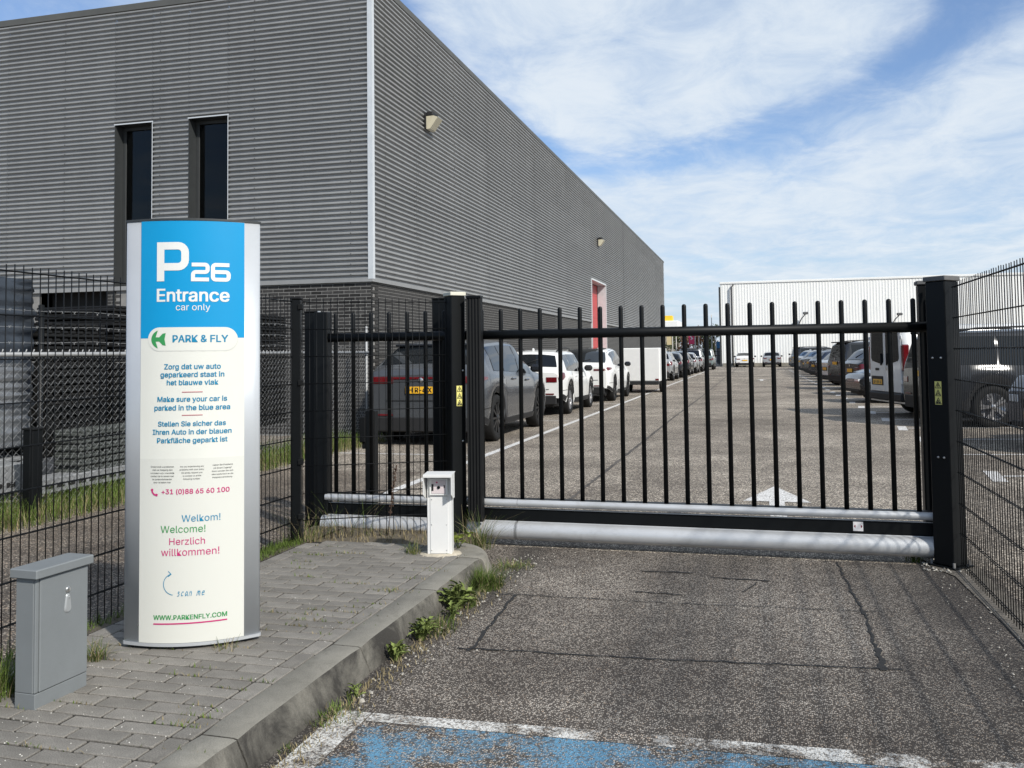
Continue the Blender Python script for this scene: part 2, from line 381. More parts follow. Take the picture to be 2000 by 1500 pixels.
def text_mb(body, u0, u1, v0, place, bold=0.0, ysc=1.0):
    """text fitted between u0 and u1 on baseline v0; place(u, v, lift) gives the 3-D point; bold thickens the strokes"""
    v, f = text_verts(body); w = max(p[0] for p in v); d = bold*.045; k = (u1-u0)/(w+2*d)
    m = MB(); m.keep = True
    shifts = [(0, 0)] if bold <= 0 else [(-d, -d*.6), (d, -d*.6), (-d, d*.6), (d, d*.6), (0, 0)]
    for q, (sx, sy) in enumerate(shifts):
        b = m.add([place(u0+(p[0]+d+sx)*k, v0+(p[1]+sy)*k*ysc, q*.00006) for p in v])
        for t in f: m.face([b+i for i in t])
    return m
def ribbon(path, w, place, m=None, closed=False):
    """flat stroke of width w along a polyline in (u, v)"""
    m = m or MB(); m.keep = True; P = [Vector(path[0])]; L = []; Rr = []
    for a, c in zip(path, path[1:]):
        k = max(1, int(math.hypot(c[0]-a[0], c[1]-a[1])/.016)) if max(abs(c[0]), abs(a[0])) < .3 else 1
        P += [Vector((a[0]+(c[0]-a[0])*i/k, a[1]+(c[1]-a[1])*i/k)) for i in range(1, k+1)]
    n = len(P)
    for i in range(n):
        a = (P[i]-P[i-1]).normalized() if i > 0 else (P[1]-P[0]).normalized()
        b = (P[(i+1) % n]-P[i]).normalized() if i < n-1 else a
        t = (a+b).normalized() if (a+b).length > 1e-6 else a
        nn = Vector((-t.y, t.x)); c = max(0.35, nn.dot(Vector((-a.y, a.x))))
        L.append(P[i]+nn*w/2/c); Rr.append(P[i]-nn*w/2/c)
    A = m.add([place(*p) for p in L]); B = m.add([place(*p) for p in Rr])
    for i in range(n-1): m.face((A+i, B+i, B+i+1, A+i+1))
    return m
def arc(cx, cy, r, a0, a1, n=6, ry=None):
    return [(cx+r*math.cos(R_(a0+(a1-a0)*i/n)), cy+(ry or r)*math.sin(R_(a0+(a1-a0)*i/n))) for i in range(n+1)]

# ------------------------------------------------------------------ setting: ground, road, paint
def sheet(name, pts, z, m):
    b = MB(); b.keep = True; i = b.add([(x, y, z) for x, y in pts]); b.face(range(i, i+len(pts))); return struct(b.build(name, m))
sheet('ground', [(-400, -60), (400, -60), (400, 900), (-400, 900)], 0.0, LOT)
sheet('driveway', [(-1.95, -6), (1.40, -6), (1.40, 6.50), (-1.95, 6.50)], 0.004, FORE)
sheet('footpath', [(-6.0, -6), (-3.32, -6), (-3.32, 6.3), (-3.7, 8.2), (-4.0, 10.4), (-6.0, 10.4)], 0.004, PATH)
def rect(x0, x1, y0, y1): return [(x0, y0), (x1, y0), (x1, y1), (x0, y1)]
sheet('white_marking', rect(-1.64, -1.505, -4, 3.362), 0.008, WHITE_OLD)
sheet('white_marking', [(-1.50, 3.284), (1.35, 3.378), (1.35, 3.50), (-1.50, 3.362)], 0.008, WHITE_OLD)
sheet('blue_marking', [(-1.50, -4), (1.35, -4), (1.35, 3.374), (-1.50, 3.280)], 0.008, BLUE_OLD)
sheet('white_marking', rect(-3.80, -3.69, 8.0, 76), 0.004, WHITE_LINE)
for y in (12.25, 18.9, 25.6, 32.2, 38.9, 45.6, 52.2, 58.9, 65.5):
    sheet('white_marking', rect(-6.2, -3.81, y, y+0.07), 0.004, WHITE_LINE)
BAY = [11.2+2.2*i for i in range(30)]
for y in BAY:
    sheet('white_marking', [(2.43, y-0.46), (2.58, y-0.48), (2.68, y+0.44), (2.53, y+0.46)], 0.004, WHITE_LINE)
    sheet('white_marking', [(2.64, y-0.04), (7.0, y+0.68), (7.0, y+0.78), (2.65, y+0.06)], 0.0045, WHITE_LINE)
for x, y in ((0.16, 8.95), (0.26, 48.3)):
    sheet('arrow_marking', [(x-0.07, y-1.6), (x+0.07, y-1.6), (x+0.07, y), (x+0.31, y), (x, y+1.02), (x-0.31, y), (x-0.07, y)], 0.004, WHITE_LINE)

def crack(pts, w, z, m=TAR, name='tar_joint'):
    rnd = random.Random(len(pts)*17+int(abs(pts[0][0])*100)); P = []
    for (a, b), (c, d) in zip(pts, pts[1:]):
        n = max(2, int(math.hypot(c-a, d-b)/0.035))
        for i in range(n): P.append((a+(c-a)*i/n+rnd.gauss(0, .005), b+(d-b)*i/n+rnd.gauss(0, .005)))
    P.append(pts[-1]); b = MB(); prev = None
    for i, (x, y) in enumerate(P):
        q = P[min(i+1, len(P)-1)]; o = P[max(i-1, 0)]; t = Vector((q[0]-o[0], q[1]-o[1])).normalized()
        k = w*(0.45+rnd.random()*0.75)/2; e = b.add([(x-t.y*k, y+t.x*k, z), (x+t.y*k, y-t.x*k, z)])
        if prev is not None: b.face((prev, prev+1, e+1, e))
        prev = e
    return struct(b.build(name, m))
crack([(-1.405, 5.20), (-1.36, 4.16)], 0.020, 0.0085)
crack([(-1.42, 4.20), (-0.5, 4.25), (0.60, 4.36)], 0.013, 0.0088)
crack([(-1.55, 5.19), (-0.4, 5.22), (0.62, 5.28)], 0.009, 0.0088)
crack([(0.49, 6.45), (0.535, 5.2), (0.52, 4.65)], 0.016, 0.0085)
crack([(0.525, 4.65), (0.515, 4.33)], 0.036, 0.0082)
crack([(-0.75, 5.93), (-0.42, 5.95)], 0.022, 0.0085); crack([(-0.3, 5.86), (0.05, 5.84)], 0.024, 0.0085)
crack([(-0.72, 5.42), (-0.45, 5.40)], 0.020, 0.0085); crack([(-0.1, 5.55), (-0.02, 5.80)], 0.013, 0.0085)
crack([(-1.79, 8.4), (-1.79, 19.5), (-1.73, 30), (-1.69, 90)], 0.05, 0.004, mat('old_joint', (.075, .066, .058), .9, var=.5, vscale=3))
sheet('concrete_edge_strip', [(1.20, -6), (1.36, -6), (1.36, 6.75), (1.05, 6.75), (1.08, 6.42), (1.17, 6.2), (1.20, 5.2)], 0.0095, mat('edge_concrete', (0.13, 0.115, 0.095), 0.95, var=0.4, vscale=9, bump=0.9, bscale=90, grain=0.35, gscale=110, dirt=((0.06, 0.052, 0.042), 5, 0.48, 0.72, 0.75)))

# ------------------------------------------------------------------ raised pavement of pavers with a kerb
pavement = struct(MB().prism([(-3.11, -3), (-1.895, -3), (-1.895, 5.78), (-2.05, 5.86), (-3.05, 5.86), (-3.11, 5.7)], 0.0, 0.1135).build('pavement', SAND))
verge = MB(); rows = []
for i in range(46):
    y = -3+i*0.215; rows.append([(x, y, z+random.uniform(-.006, .012)) for x, z in ((-3.42, .005), (-3.34, .055), (-3.26, .085), (-3.17, .10), (-3.111, .10))])
verge.grid(rows); struct(verge.build('verge', SOIL))
PAVE_MESH = {}
def paver(x0, x1, y0, y1):
    L, W = round(x1-x0, 3), round(y1-y0, 3)
    if (L, W) not in PAVE_MESH:
        PAVE_MESH[(L, W)] = MB().box(-L/2, L/2, -W/2, W/2, -0.05, 0.0, 0.003).mesh('paver', PAVER)
    o = link('paver', PAVE_MESH[(L, W)], pavement, ((x0+x1)/2, (y0+y1)/2, 0.1205+random.gauss(0, .0011)))
    o.rotation_euler = (random.gauss(0, .008), random.gauss(0, .006), random.gauss(0, .005))
J = 0.0105
y = 2.20; row = 0
while y < 5.80:
    xs = [-2.985] + [x for x in np.arange(-2.985+(0.215 if row % 2 else 0.1075), -1.99, 0.215)] + [-1.984]
    if xs[-1]-xs[-2] < 0.05: xs.pop(-2)
    for a, b in zip(xs, xs[1:]): paver(a+J/2, b-J/2, y+J/2, y+0.09-J/2)
    if row % 2 == 0 and y < 5.65:
        paver(-1.984+J/2, -1.899, y+J/2, y+0.18-J/2); paver(-3.088, -2.985-J/2, y+J/2, y+0.18-J/2)
    y += 0.09; row += 1
CONC_ST = mat('stained_kerb_concrete', (0.20, 0.188, 0.16), 0.95, spec=0.2, var=0.25, vscale=5, bump=0.6, bscale=120, grain=0.2, gscale=240, rnd=0.06, dirt=((0.030, 0.028, 0.026), 3.2, 0.34, 0.60, 0.9))
kerb = struct(link('kerb', None))
def kerb_stone(y0, y1):
    n = 10; rows = []
    for i in range(n+1):
        yy = y0+(y1-y0)*i/n; w = random.gauss(0, .0006)
        e0 = .006 if i in (0, n) else 0; q = random.gauss(0, .0005); rows.append([(-1.893, yy, -.1), (-1.893, yy, .118-e0), (-1.886, yy, .1225+w-e0), (-1.765, yy, .1215+w-e0), (-1.750, yy, .118+w-e0), (-1.741+q-e0, yy, .108-e0), (-1.715+q-e0, yy, .05), (-1.697+q-e0, yy, .004), (-1.692, yy, -.1)])
    b = MB()
    for cur, cols in ((0, slice(0, 5)), (1, slice(4, 9))):
        b.cur = cur; b.grid([r[cols] for r in rows])
    b.cur = 1; e = b.add(rows[0]); b.face([e+8-k for k in range(9)]); e = b.add(rows[-1]); b.face([e+k for k in range(9)])
    b.build('kerb_stone', [CONC, CONC_ST], kerb)
for y0, y1 in ((-2.2, -1.21), (-1.2, -0.21), (-.2, .79), (.8, 1.79), (1.80, 2.785), (2.793, 3.785), (3.793, 4.785), (4.793, 5.58)): kerb_stone(y0, y1)
# the last stone turns the corner
rows = []
for a in range(0, 96, 8):
    c, s_ = math.cos(R_(a)), math.sin(R_(a)); cx, cy = -2.16, 5.588
    def P(r, z): return (cx+r*c, cy+r*1.18*s_, z)
    rows.append([P(.267, -.1), P(.267, .118), P(.278, .1225), P(.40, .119), P(.425, .112), P(.438, .098), P(.468, .004), P(.475, -.1)])
b = MB().grid(rows); e = len(rows[0]); b.face([e-1-k for k in range(e)]); b.face([11*e+k for k in range(e)]); b.build('kerb_stone', CONC, kerb)
struct(MB().prism([(-3.3, 5.865), (-2.4, 5.865), (-1.98, 5.80), (-1.96, 6.0), (-2.05, 6.12), (-2.3, 6.16), (-2.0, 6.55), (-3.4, 6.5)], 0.0, 0.096).build('planting_strip', SOIL))

# ------------------------------------------------------------------ grey warehouse
WX, WY, Z0, ZT = -6.62, 14.86, 2.78, 8.40
PITCHC, DEPTH = 0.0935, 0.045
ware = thing('warehouse', 'long grey corrugated steel warehouse on a dark brick base, left of the car park', 'warehouse')
def sheet_mesh(length, n, key={}):
    """horizontally ribbed sheet: local x along the wall, y outward (negative), z up"""
    if (round(length, 3), n) in key: return key[(round(length, 3), n)]
    b = MB(); pts = []
    for i in range(n):
        z = i*PITCHC
        pts += [(0.0, z), (0.0, z+.028), (-DEPTH*.18, z+.034), (-DEPTH*.85, z+.045), (-DEPTH, z+.051), (-DEPTH, z+.076), (-DEPTH*.85, z+.082), (-DEPTH*.15, z+.091)]
    pts.append((0.0, n*PITCHC))
    nx = max(1, int(length/2))
    b.grid([[(length*i/nx, y, z) for y, z in pts] for i in range(nx+1)], smooth=False)
    key[(round(length, 3), n)] = b.mesh('cladding_sheet', CLAD); return key[(round(length, 3), n)]
def clad(x, y, rz, length, z, n):
    dz = random.gauss(0, .0012); o = link('cladding_sheet', sheet_mesh(length-.004, n), ware, (x, y, z), rz)
    off = random.uniform(0, .004); o.location.x += math.sin(rz)*off; o.location.y -= math.cos(rz)*off
NR = 10; ROWS = [(Z0+.07+i*NR*PITCHC, NR) for i in range(5)] + [(Z0+.07+50*PITCHC, 8)]
WIN = [(-12.03, -11.18), (-10.37, -9.52)]; WTOP_N = 34; WTOP = Z0+.07+WTOP_N*PITCHC
front = [-30.4, -26.2, -22.0, -17.8, -14.6, -12.03, -11.18, -10.37, -9.52, -6.66]
for a, c in zip(front, front[1:]):
    if (a, c) in WIN:
        clad(a, WY, 0, c-a, WTOP, 6)
        for z, n in ROWS[4:]: clad(a, WY, 0, c-a, z, n)
    else:
        for z, n in ROWS: clad(a, WY, 0, c-a, z, n)
side = [14.90, 17.0, 22.0, 27.1, 32.1, 37.2, 40.9, 47.0, 52.2, 57.4, 62.6, 68.6]
for a, c in zip(side, side[1:]):
    if a == 37.2:
        zz = Z0+.07+19*PITCHC
        clad(WX, a, R_(90), c-a, zz, 11)
        for z, n in ROWS[3:]: clad(WX, a, R_(90), c-a, z, n)
    else:
        for z, n in ROWS: clad(WX, a, R_(90), c-a, z, n)
# screws along the fixing lines of the front
b = MB()
for x in (-7.0, -8.95, -11.0, -13.2, -15.2, -16.9, -19, -21, -23, -25, -27, -29):
    for k in range(0, 58, 2):
        z = Z0+.07+k*PITCHC+.0635
        if any(p-.1 < x < q+.1 for p, q in WIN) and z < WTOP+.1: continue
        b.lathe([(0.0001, -.006), (.011, -.006), (.013, 0)], 6, 'Y', (x, WY-DEPTH-.002, z))
for yy in (15.4, 17.1, 19.4, 22.1, 24.5, 27.2):
    for k in range(0, 58, 2): b.lathe([(0.0001, .006), (.011, .006), (.013, 0)], 6, 'X', (WX+DEPTH+.002, yy, Z0+.07+k*PITCHC+.0635))
stuff(b.build('screws', GREYCAP, ware))
b = MB(); e = .042
b.prism([(WX-e, WY-.053), (WX+.053, WY-.053), (WX+.053, WY+e), (WX+.046, WY+e), (WX+.046, WY-.046), (WX-e, WY-.046)], Z0+.04, ZT-.14)
b.build('corner_trim', TRIM, ware)
MB().box(-30.4, WX+.056, WY-.058, WY+.3, ZT-.13, ZT+.005, .008).build('roof_coping', COPING, ware)
MB().box(WX-.3, WX+.058, WY+.302, 68.6, ZT-.13, ZT+.002, .008).build('roof_coping', COPING, ware)
MB().box(-30.4, WX+.048, WY-.049, WY-.002, Z0-.012, Z0+.068, .004).build('drip_flashing', CLAD, ware)
MB().box(WX+.002, WX+.049, WY, 37.2, Z0-.012, Z0+.068, .004).build('drip_flashing', CLAD, ware)
MB().box(WX+.002, WX+.049, 40.9, 68.6, Z0-.012, Z0+.068, .004).build('drip_flashing', CLAD, ware)
MB().box(-30.4, WX-.14, WY+.30, 68.5, ZT-.6, ZT-.2).build('roof', COPING, ware)
# inner liner behind the sheets and the brick
MB().box(-30.4, -12.03, WY+.32, WY+.5, 0, ZT-.2).box(-9.52, WX-.2, WY+.32, WY+.5, 0, ZT-.2).box(-12.03, -9.52, WY+.32, WY+.5, WTOP, ZT-.2).box(-11.18, -10.37, WY+.32, WY+.5, 0, WTOP)\
    .box(WX-.5, WX-.32, WY+.5, 37.2, 0, ZT-.2).box(WX-.5, WX-.32, 40.9, 68.4, 0, ZT-.2).box(WX-.5, WX-.32, 37.2, 40.9, 4.6, ZT-.2).box(-30.4, WX-.2, 68.4, 68.6, 0, ZT-.2).build('inner_wall', INTERIOR, ware)
MB().box(WX-.012, WX+.03, 46.98, 47.02, Z0, ZT-.1).build('joint_profile', FRAME_DK, ware)
for a, c in WIN:
    w = MB(); t = .004                                   # deep reveal of folded sheet
    w.box(a, a+t, WY-.044, WY+.30, .9, WTOP).box(c-t, c, WY-.044, WY+.30, .9, WTOP).box(a, c, WY-.032, WY+.30, WTOP-.004, WTOP+.001)
    w.box(a+t, c-t, WY-.02, WY+.30, .88, .9)
    fr = w.build('window', FRAME_DK, ware)
    f2 = MB()
    for x0, x1, z0, z1 in ((a+t, a+.075, .9, WTOP-.005), (c-.075, c-t, .9, WTOP-.005), (a+.075, c-.075, WTOP-.075, WTOP-.005), (a+.075, c-.075, .9, .97), (a+.075, c-.075, 2.84, 2.90)):
        f2.box(x0, x1, WY+.19, WY+.25, z0, z1, .004)
    f2.build('frame', FRAME_DK, fr)
    MB().box(a+.075, c-.075, WY+.215, WY+.222, .97, WTOP-.075).build('pane', PANE, fr)
    MB().box(a-.10, a+.07, WY+.26, WY+1.5, .9, WTOP+.3).build('inner_reveal', mat('inner_reveal_grey', (.16, .165, .16), .8), fr)
    MB().box(a-1.5, c+1.5, WY+1.9, WY+2.0, .0, WTOP+1).box(c+.3, c+.4, WY+.5, WY+1.9, 0, WTOP+1).box(a+.08, c+.3, WY+.5, WY+1.9, 2.6, 2.7).build('inner_screen', INTERIOR, fr)
    for k_, z_ in enumerate((4.75, 3.75) if a < -11.5 else (3.35,)): MB().tube([(a+.25+.15*k_, WY+1.1, z_+.12), (c+.1, WY+1.1, z_-.16)], .006, 5).build('reflection_line', TRIM, fr)  # slanted pale rods imitating lines reflected in the glass
    MB().box(a-.02, c+.02, WY-.050, WY-.0435, WTOP-.010, WTOP+.014).build('head_trim', TRIM, fr)
    MB().box(c-.002, c+.010, WY-.051, WY-.0435, 2.8, WTOP-.011).build('jamb_trim', TRIM, fr)
# reflections of overhead wires are modelled as pale rods behind the panes
# brick base: masonry in running bond
BL, BH, CL, CH = 0.21, 0.050, 0.22, 0.062
BR_MESH = {}
def brick_mesh(L):
    L = round(L, 3)
    if L not in BR_MESH: BR_MESH[L] = MB().box(0, L, -.004, .05, 0, BH, .003).mesh('brick', BRICK)
    return BR_MESH[L]
MB().box(-12.2, WX-.014, WY+.0005, WY+.30, 0, Z0).box(-30.4, -13.78, WY+.003, WY+.30, 0, Z0).build('brick_backing', MORTAR, ware)
MB().box(WX-.30, WX-.0005, WY+.301, 37.2, 0, Z0).box(WX-.30, WX-.003, 40.9, 68.6, 0, Z0).build('brick_backing', MORTAR, ware)
rest = MB(); nb = 0
ncs = int((Z0-.02)/CH)
for r in range(ncs-1, -1, -1):
    z = Z0-.02-(ncs-r)*CH
    x = WX+.004; first = True
    while x > -12.2:
        L = BL if not (first and r % 2) else BL/2-.005
        x0 = max(-12.2, x-L); first = False
        if any(p-.02 < x0 < q and x > p for p, q in WIN): x = x-L-.01; continue
        if nb < 300 and x > -9.3 and z > 0.9: link('brick', brick_mesh(x-x0), ware, (x0, WY, z)); nb += 1
        else: rest.box(x0, x, WY-.004, WY+.05, z, z+BH)
        x -= L+.01
    y = WY+.052 if r % 2 else WY+.057+.105
    while y < 30:
        rest.box(WX-.05, WX+.004, max(y, WY-.003), y+BL, z, z+BH); y += BL+.01
stuff(rest.build('bricks', BRICK, ware))
m = bpy.data.materials.new('far_brickwork'); m.use_nodes = True; g = NT(m.node_tree)
pos = g.new('ShaderNodeTexCoord').outputs['Object']; x, y, z = g.sep(pos)
bt = g.new('ShaderNodeTexBrick'); g.put(bt.inputs['Vector'], g.comb(y, z, 0.0)); bt.inputs['Scale'].default_value = 1
for k, v in (('Color1', (.044, .043, .042, 1)), ('Color2', (.026, .025, .025, 1)), ('Mortar', (.13, .128, .12, 1))): bt.inputs[k].default_value = v
for k, v in (('Mortar Size', .010), ('Brick Width', .22), ('Row Height', .062)): bt.inputs[k].default_value = v
g.l.new(bt.outputs[0], g.n['Principled BSDF'].inputs['Base Color']); g.n['Principled BSDF'].inputs['Roughness'].default_value = .85
MB().box(WX-.02, WX+.003, 30.1, 37.19, 0, Z0-.02).box(WX-.02, WX+.003, 40.91, 68.6, 0, Z0-.02).build('far_brickwork', m, ware)
# loading opening at the left end of the front, and red door far down the side
MB().box(-13.78, -12.2, WY+3.0, WY+3.1, 0, 2.9).box(-13.9, -13.78, WY+.01, WY+3, 0, 2.9).box(-12.2, -12.1, WY+.31, WY+3, 0, 2.9).box(-13.78, -12.2, WY+.31, WY+3, 2.80, 2.9).build('loading_opening', INTERIOR, ware)
MB().box(-13.55, -13.5, WY+.6, WY+.75, 0, 2.4).box(-13.5, -13.25, WY+.7, WY+.74, 0, 2.3).build('door_post', FRAME_DK, ware)
dr = MB().box(WX-.42, WX-.36, 37.25, 40.85, 0, 4.55).build('door', RED_DOOR, ware)
for i in range(9): MB().box(WX-.36, WX-.352, 37.3, 40.8, .05+i*.5, .52+i*.5, .003).build('panel', RED_DOOR, dr)
MB().box(WX-.32, WX+.06, 37.14, 37.20, 0, 4.62).box(WX-.34, WX+.06, 40.86, 40.94, 0, 4.62).box(WX-.34, WX+.06, 37.2, 40.86, 4.56, 4.63).build('door_frame', TRIM, ware)

def wall_lamp(x, y, z, label):
    t = thing('wall_lamp', label, 'lamp', (x, y, z), 0, 'lamps on the warehouse side wall')
    MB().box(.0, .05, -.16, .16, -.16, .18, .01).box(.05, .20, -.17, .17, .10, .20, .02).build('housing', PLASTIC, t)
    b = MB(); b.grid([[(.05, -.16, -.17), (.05, .16, -.17)], [(.13, -.15, -.16), (.13, .15, -.16)], [(.30, -.15, .07), (.30, .15, .07)], [(.21, -.165, .105), (.21, .165, .105)]], smooth=False)
    i = b.add([(.05, .16, -.17), (.13, .15, -.16), (.30, .15, .07), (.21, .165, .105), (.05, .16, .10)]); b.face(range(i, i+5))
    i = b.add([(.05, -.16, -.17), (.13, -.15, -.16), (.30, -.15, .07), (.21, -.165, .105), (.05, -.16, .10)]); b.face(range(i+4, i-1, -1))
    b.build('lens', mat('yellowed_lens', (.52, .48, .36), .4), t)
wall_lamp(WX+DEPTH, 17.62, 6.33, 'yellowed floodlight high on the grey side wall, close to the building corner')
wall_lamp(WX+DEPTH, 38.9, 6.33, 'small far floodlight on the grey side wall above the red door')

# ------------------------------------------------------------------ white warehouse at the end
wh = thing('white_warehouse', 'low white ribbed steel warehouse closing off the far end of the car park', 'warehouse')
def rib_sheet(n, key={}):
    if n not in key:
        b = MB(); pts = []
        for i in range(n):
            x = i*.28; pts += [(x, 0), (x+.16, 0), (x+.18, -.022), (x+.26, -.022)]
        pts.append((n*.28, 0))
        b.grid([[(px, py, 0) for px, py in pts], [(px, py, 8.55) for px, py in pts]], smooth=False); key[n] = b.mesh('cladding_sheet', WHITE_SHEET)
    return key[n]
for i in range(12): link('cladding_sheet', rib_sheet(14), wh, (-3.36+i*3.92, 95, 0.12))
MB().box(-3.55, -3.37, 94.94, 95.1, 0, 8.2).build('corner_trim', FRAME_DK, wh)
MB().box(-3.45, 43.7, 94.90, 95.3, 8.50, 8.72, .02).build('roof_edge', WHITE_SHEET, wh)
MB().box(-3.4, 43.7, 95.06, 130, 0, 8.5).build('wall', WHITE_SHEET, wh)
MB().tube([(-2.0, 94.7, 8.45), (-2.25, 94.75, 8.15), (-2.25, 94.75, .1)], .09, 8).build('downpipe', GREYCAP, wh)
MB().box(-3.3, 43.5, 94.93, 94.99, 0, .35).build('plinth', CONC, wh)
for lx, lz in ((4.9, 5.3), (13.6, 5.0)):
    MB().tube([(lx-.7, 94.98, lz-1.2), (lx-.35, 94.6, lz-.5), (lx, 94.2, lz-.1)], .05, 6).box(lx-.25, lx+.25, 93.9, 94.4, lz-.15, lz+.1, .05).build('floodlight', GREYCAP, wh)

# ------------------------------------------------------------------ welded mesh fences
VW = {}
def wire_mesh(length, r, horiz=False):
    k = (round(length, 3), r, horiz)
    if k not in VW: VW[k] = MB().tube([(0, 0, 0), ((length, 0, 0) if horiz else (0, 0, length))], r, 5).mesh('horizontal_wire' if horiz else 'vertical_wire', WIRE)
    return VW[k]
def mesh_fence(name, label, a, b, zb, posts, skip=0.0):
    """double-rod mesh from a to b; posts: list of distances along"""
    a, b = Vector(a), Vector(b); d = b-a; L = d.length; d.normalize(); rz = math.atan2(d.y, d.x)
    t = thing(name, label, 'fence', (a.x, a.y, 0), rz)
    n = int(round(L/.05)); H = 1.86-zb
    for i in range(n+1): link('vertical_wire', wire_mesh(H, .0028), t, (min(L, i*L/n), random.gauss(0, .0006), zb+random.gauss(0, .002)))
    z = 1.83; k = 0
    while z > zb:
        for s in (-.0065, .0065): link('horizontal_wire', wire_mesh(L, .0031, True), t, (0, s, z))
        z -= .20 if k < 7 else .19; k += 1
    for p in posts:
        w = MB().box(p-.03, p+.03, .012, .072, 0, 1.86, .004).build('post', BLACK, t)
        MB().box(p-.033, p+.033, .009, .075, 1.86, 1.875, .004).build('cap', RUBBER, w)
        for zc in (.3, .9, 1.45, 1.8): MB().box(p-.022, p+.022, -.02, .012, zc-.02, zc+.02, .004).build('clamp', RUBBER, w)
    return t
mesh_fence('mesh_fence', 'long black welded mesh fence behind the sign and the grey cabinet', (-3.28, -.4, 0), (-3.24, 5.86, 0), .05, [])
corner = mesh_fence('mesh_fence', 'short black welded mesh panel between the corner post and the left gate post', (-3.21, 5.97, 0), (-2.27, 6.46, 0), .03, [])
w = MB().box(-.035, .035, -.035, .035, 0, 1.845, .005).build('corner_post', BLACK, corner, (-.045, -.04, 0), R_(-10))
MB().box(-.039, .039, -.039, .039, 1.845, 1.862, .004).build('cap', RUBBER, w)
for zc in (.28, .67, 1.24, 1.79): MB().box(.02, .055, -.05, .0, zc-.02, zc+.02, .004).build('clamp', RUBBER, w)
mesh_fence('mesh_fence', 'black welded mesh fence along the right edge of the driveway', (1.25, -0.5, 0), (1.25, 6.40, 0), .01, [])

# ------------------------------------------------------------------ sliding gate
GY = 6.58
gate = thing('sliding_gate', 'closed black sliding gate with round bars above two silver tubes', 'gate', (0, GY, 0))
def bar_mesh(h):
    return MB().lathe([(.0001, 0), (.0165, 0), (.0165, h-.018), (.0150, h-.009), (.010, h-.003), (.0001, h)], 12, 'Z').mesh('bar', BLACK)
bm_ = bar_mesh(1.775-.34)
xs = [-1.868+.1528*i for i in range(20)] + [-1.868-.1528*i for i in range(1, 10)]
for x in xs: link('bar', bm_, gate, (x, 0, .34))
MB().tube([(-3.34, 0, 1.578), (1.13, 0, 1.578)], .036, 16).build('top_rail', BLACK, gate)
MB().box(-3.36, 1.13, -.035, .05, .315, .345, .008).build('bottom_rail', BLACK, gate)
def silver(z, r, x0, x1, name):
    b = MB()
    prof = [(r*math.cos(R_(a)), r*math.sin(R_(a))) for a in range(-100, 101, 10)]
    ns = max(2, int((x1-x0)/.12)); rows = [[(x0+(x1-x0)*q/ns, -.030-c*1.0, z+s_) for c, s_ in prof] for q in range(ns+1)]
    b.grid(rows); e = len(prof)
    for r_ in (rows[0], rows[-1]): q = b.add(r_); b.face([q+k for k in range(e)])
    o = b.build(name, ALU, gate); MB().box(x0, x1, -.0285, -.012, z-r*1.06, z+r*1.06, .003).build('backing_strip', ALU, o); return o
for x0, x1 in ((-3.32, -1.745), (-1.742, 1.115)):
    silver(.316, .0265, x0, x1, 'upper_tube'); silver(.112, .065, x0-.02, x1+.005, 'lower_tube')
MB().box(-3.34, 1.12, -.018, .03, .185, .272, .004).build('web_plate', BLACK, gate)
MB().box(-3.34, 1.12, -.022, -.0185, .271, .2745).build('web_lip', ALU, gate)
MB().box(-3.34, 1.12, -.011, .06, .05, .184, .01).build('track_beam', BLACK, gate)
MB().box(-3.42, -3.30, -.04, .05, .06, 1.785, .006).build('end_stile', BLACK, gate)
st = MB().box(.612, .676, -.0215, -.0185, .200, .263).build('sticker', mat('sticker_white', (.68, .66, .66), .5), gate)
b = MB()
for cx, sgn in ((.630, -1), (.658, 1)):
    P = lambda u, v: (u, -.0222, v)
    ribbon(arc(cx, .2315, .0085, 60 if sgn > 0 else 120, -60 if sgn > 0 else 240, 8), .0055, P, b)
    i = b.add([P(cx+sgn*.013, .2315), P(cx+sgn*.003, .241), P(cx+sgn*.003, .222)]); b.face((i, i+1, i+2) if sgn < 0 else (i, i+2, i+1))
b.build('arrow_print', INK_RED, st)

def warning_strip(parent, loc, rz):
    """yellow strip with three warning triangles, lying in local x (width) / z, facing -y"""
    o = MB().box(-.024, .024, -.002, 0, -.076, .076).build('sticker', YELLOW_ST, parent, loc, rz)
    b = MB(); P = lambda u, v: (u, -.0030, v)
    for k, cz in enumerate((.051, .0, -.051)):
        a, h = .0195, .0185
        ribbon([(-a, cz-h), (0, cz+h), (a, cz-h), (-a, cz-h)], .0042, P, b)
        if k == 0: ribbon([(-.004, cz+.006), (.003, cz-.001), (-.003, cz-.004), (.003, cz-.014)], .005, P, b)
        elif k == 1: ribbon([(-.012, cz-.012), (.0, cz-.004), (.012, cz-.012)], .005, P, b); ribbon([(0, cz+.006), (0, cz-.002)], .005, P, b)
        else: ribbon([(-.012, cz-.015), (-.002, cz-.009), (-.002, cz+.004)], .009, P, b); ribbon([(.004, cz-.015), (.014, cz-.006)], .009, P, b)
    b.build('warning_print', INK_BLACK, o); return o
gp = thing('gate_post', 'left black gate post with a cream cap and a yellow warning strip', 'post', (-2.208, 6.49, 0), R_(45))
h = .060
MB().box(-h, h, -h, h, .0, 1.875, .006).build('column', BLACK, gp)
MB().box(-h-.006, h+.006, -h-.006, h+.006, 1.876, 1.905, .004).build('cap', CREAMCAP, gp)
warning_strip(gp, (0.004, -h-.001, 1.12), 0)
for bx, bz in ((.035, 1.31), (.03, .78)):
    b = MB().lathe([(.0001, -.008), (.006, -.007), (.008, 0)], 8, 'Y', (bx, -h, bz)); b.build('bolt', STEEL, gp)
MB().box(-.02, .035, h+.001, h+.05, 1.27, 1.30).build('bracket', BLACK, gp)
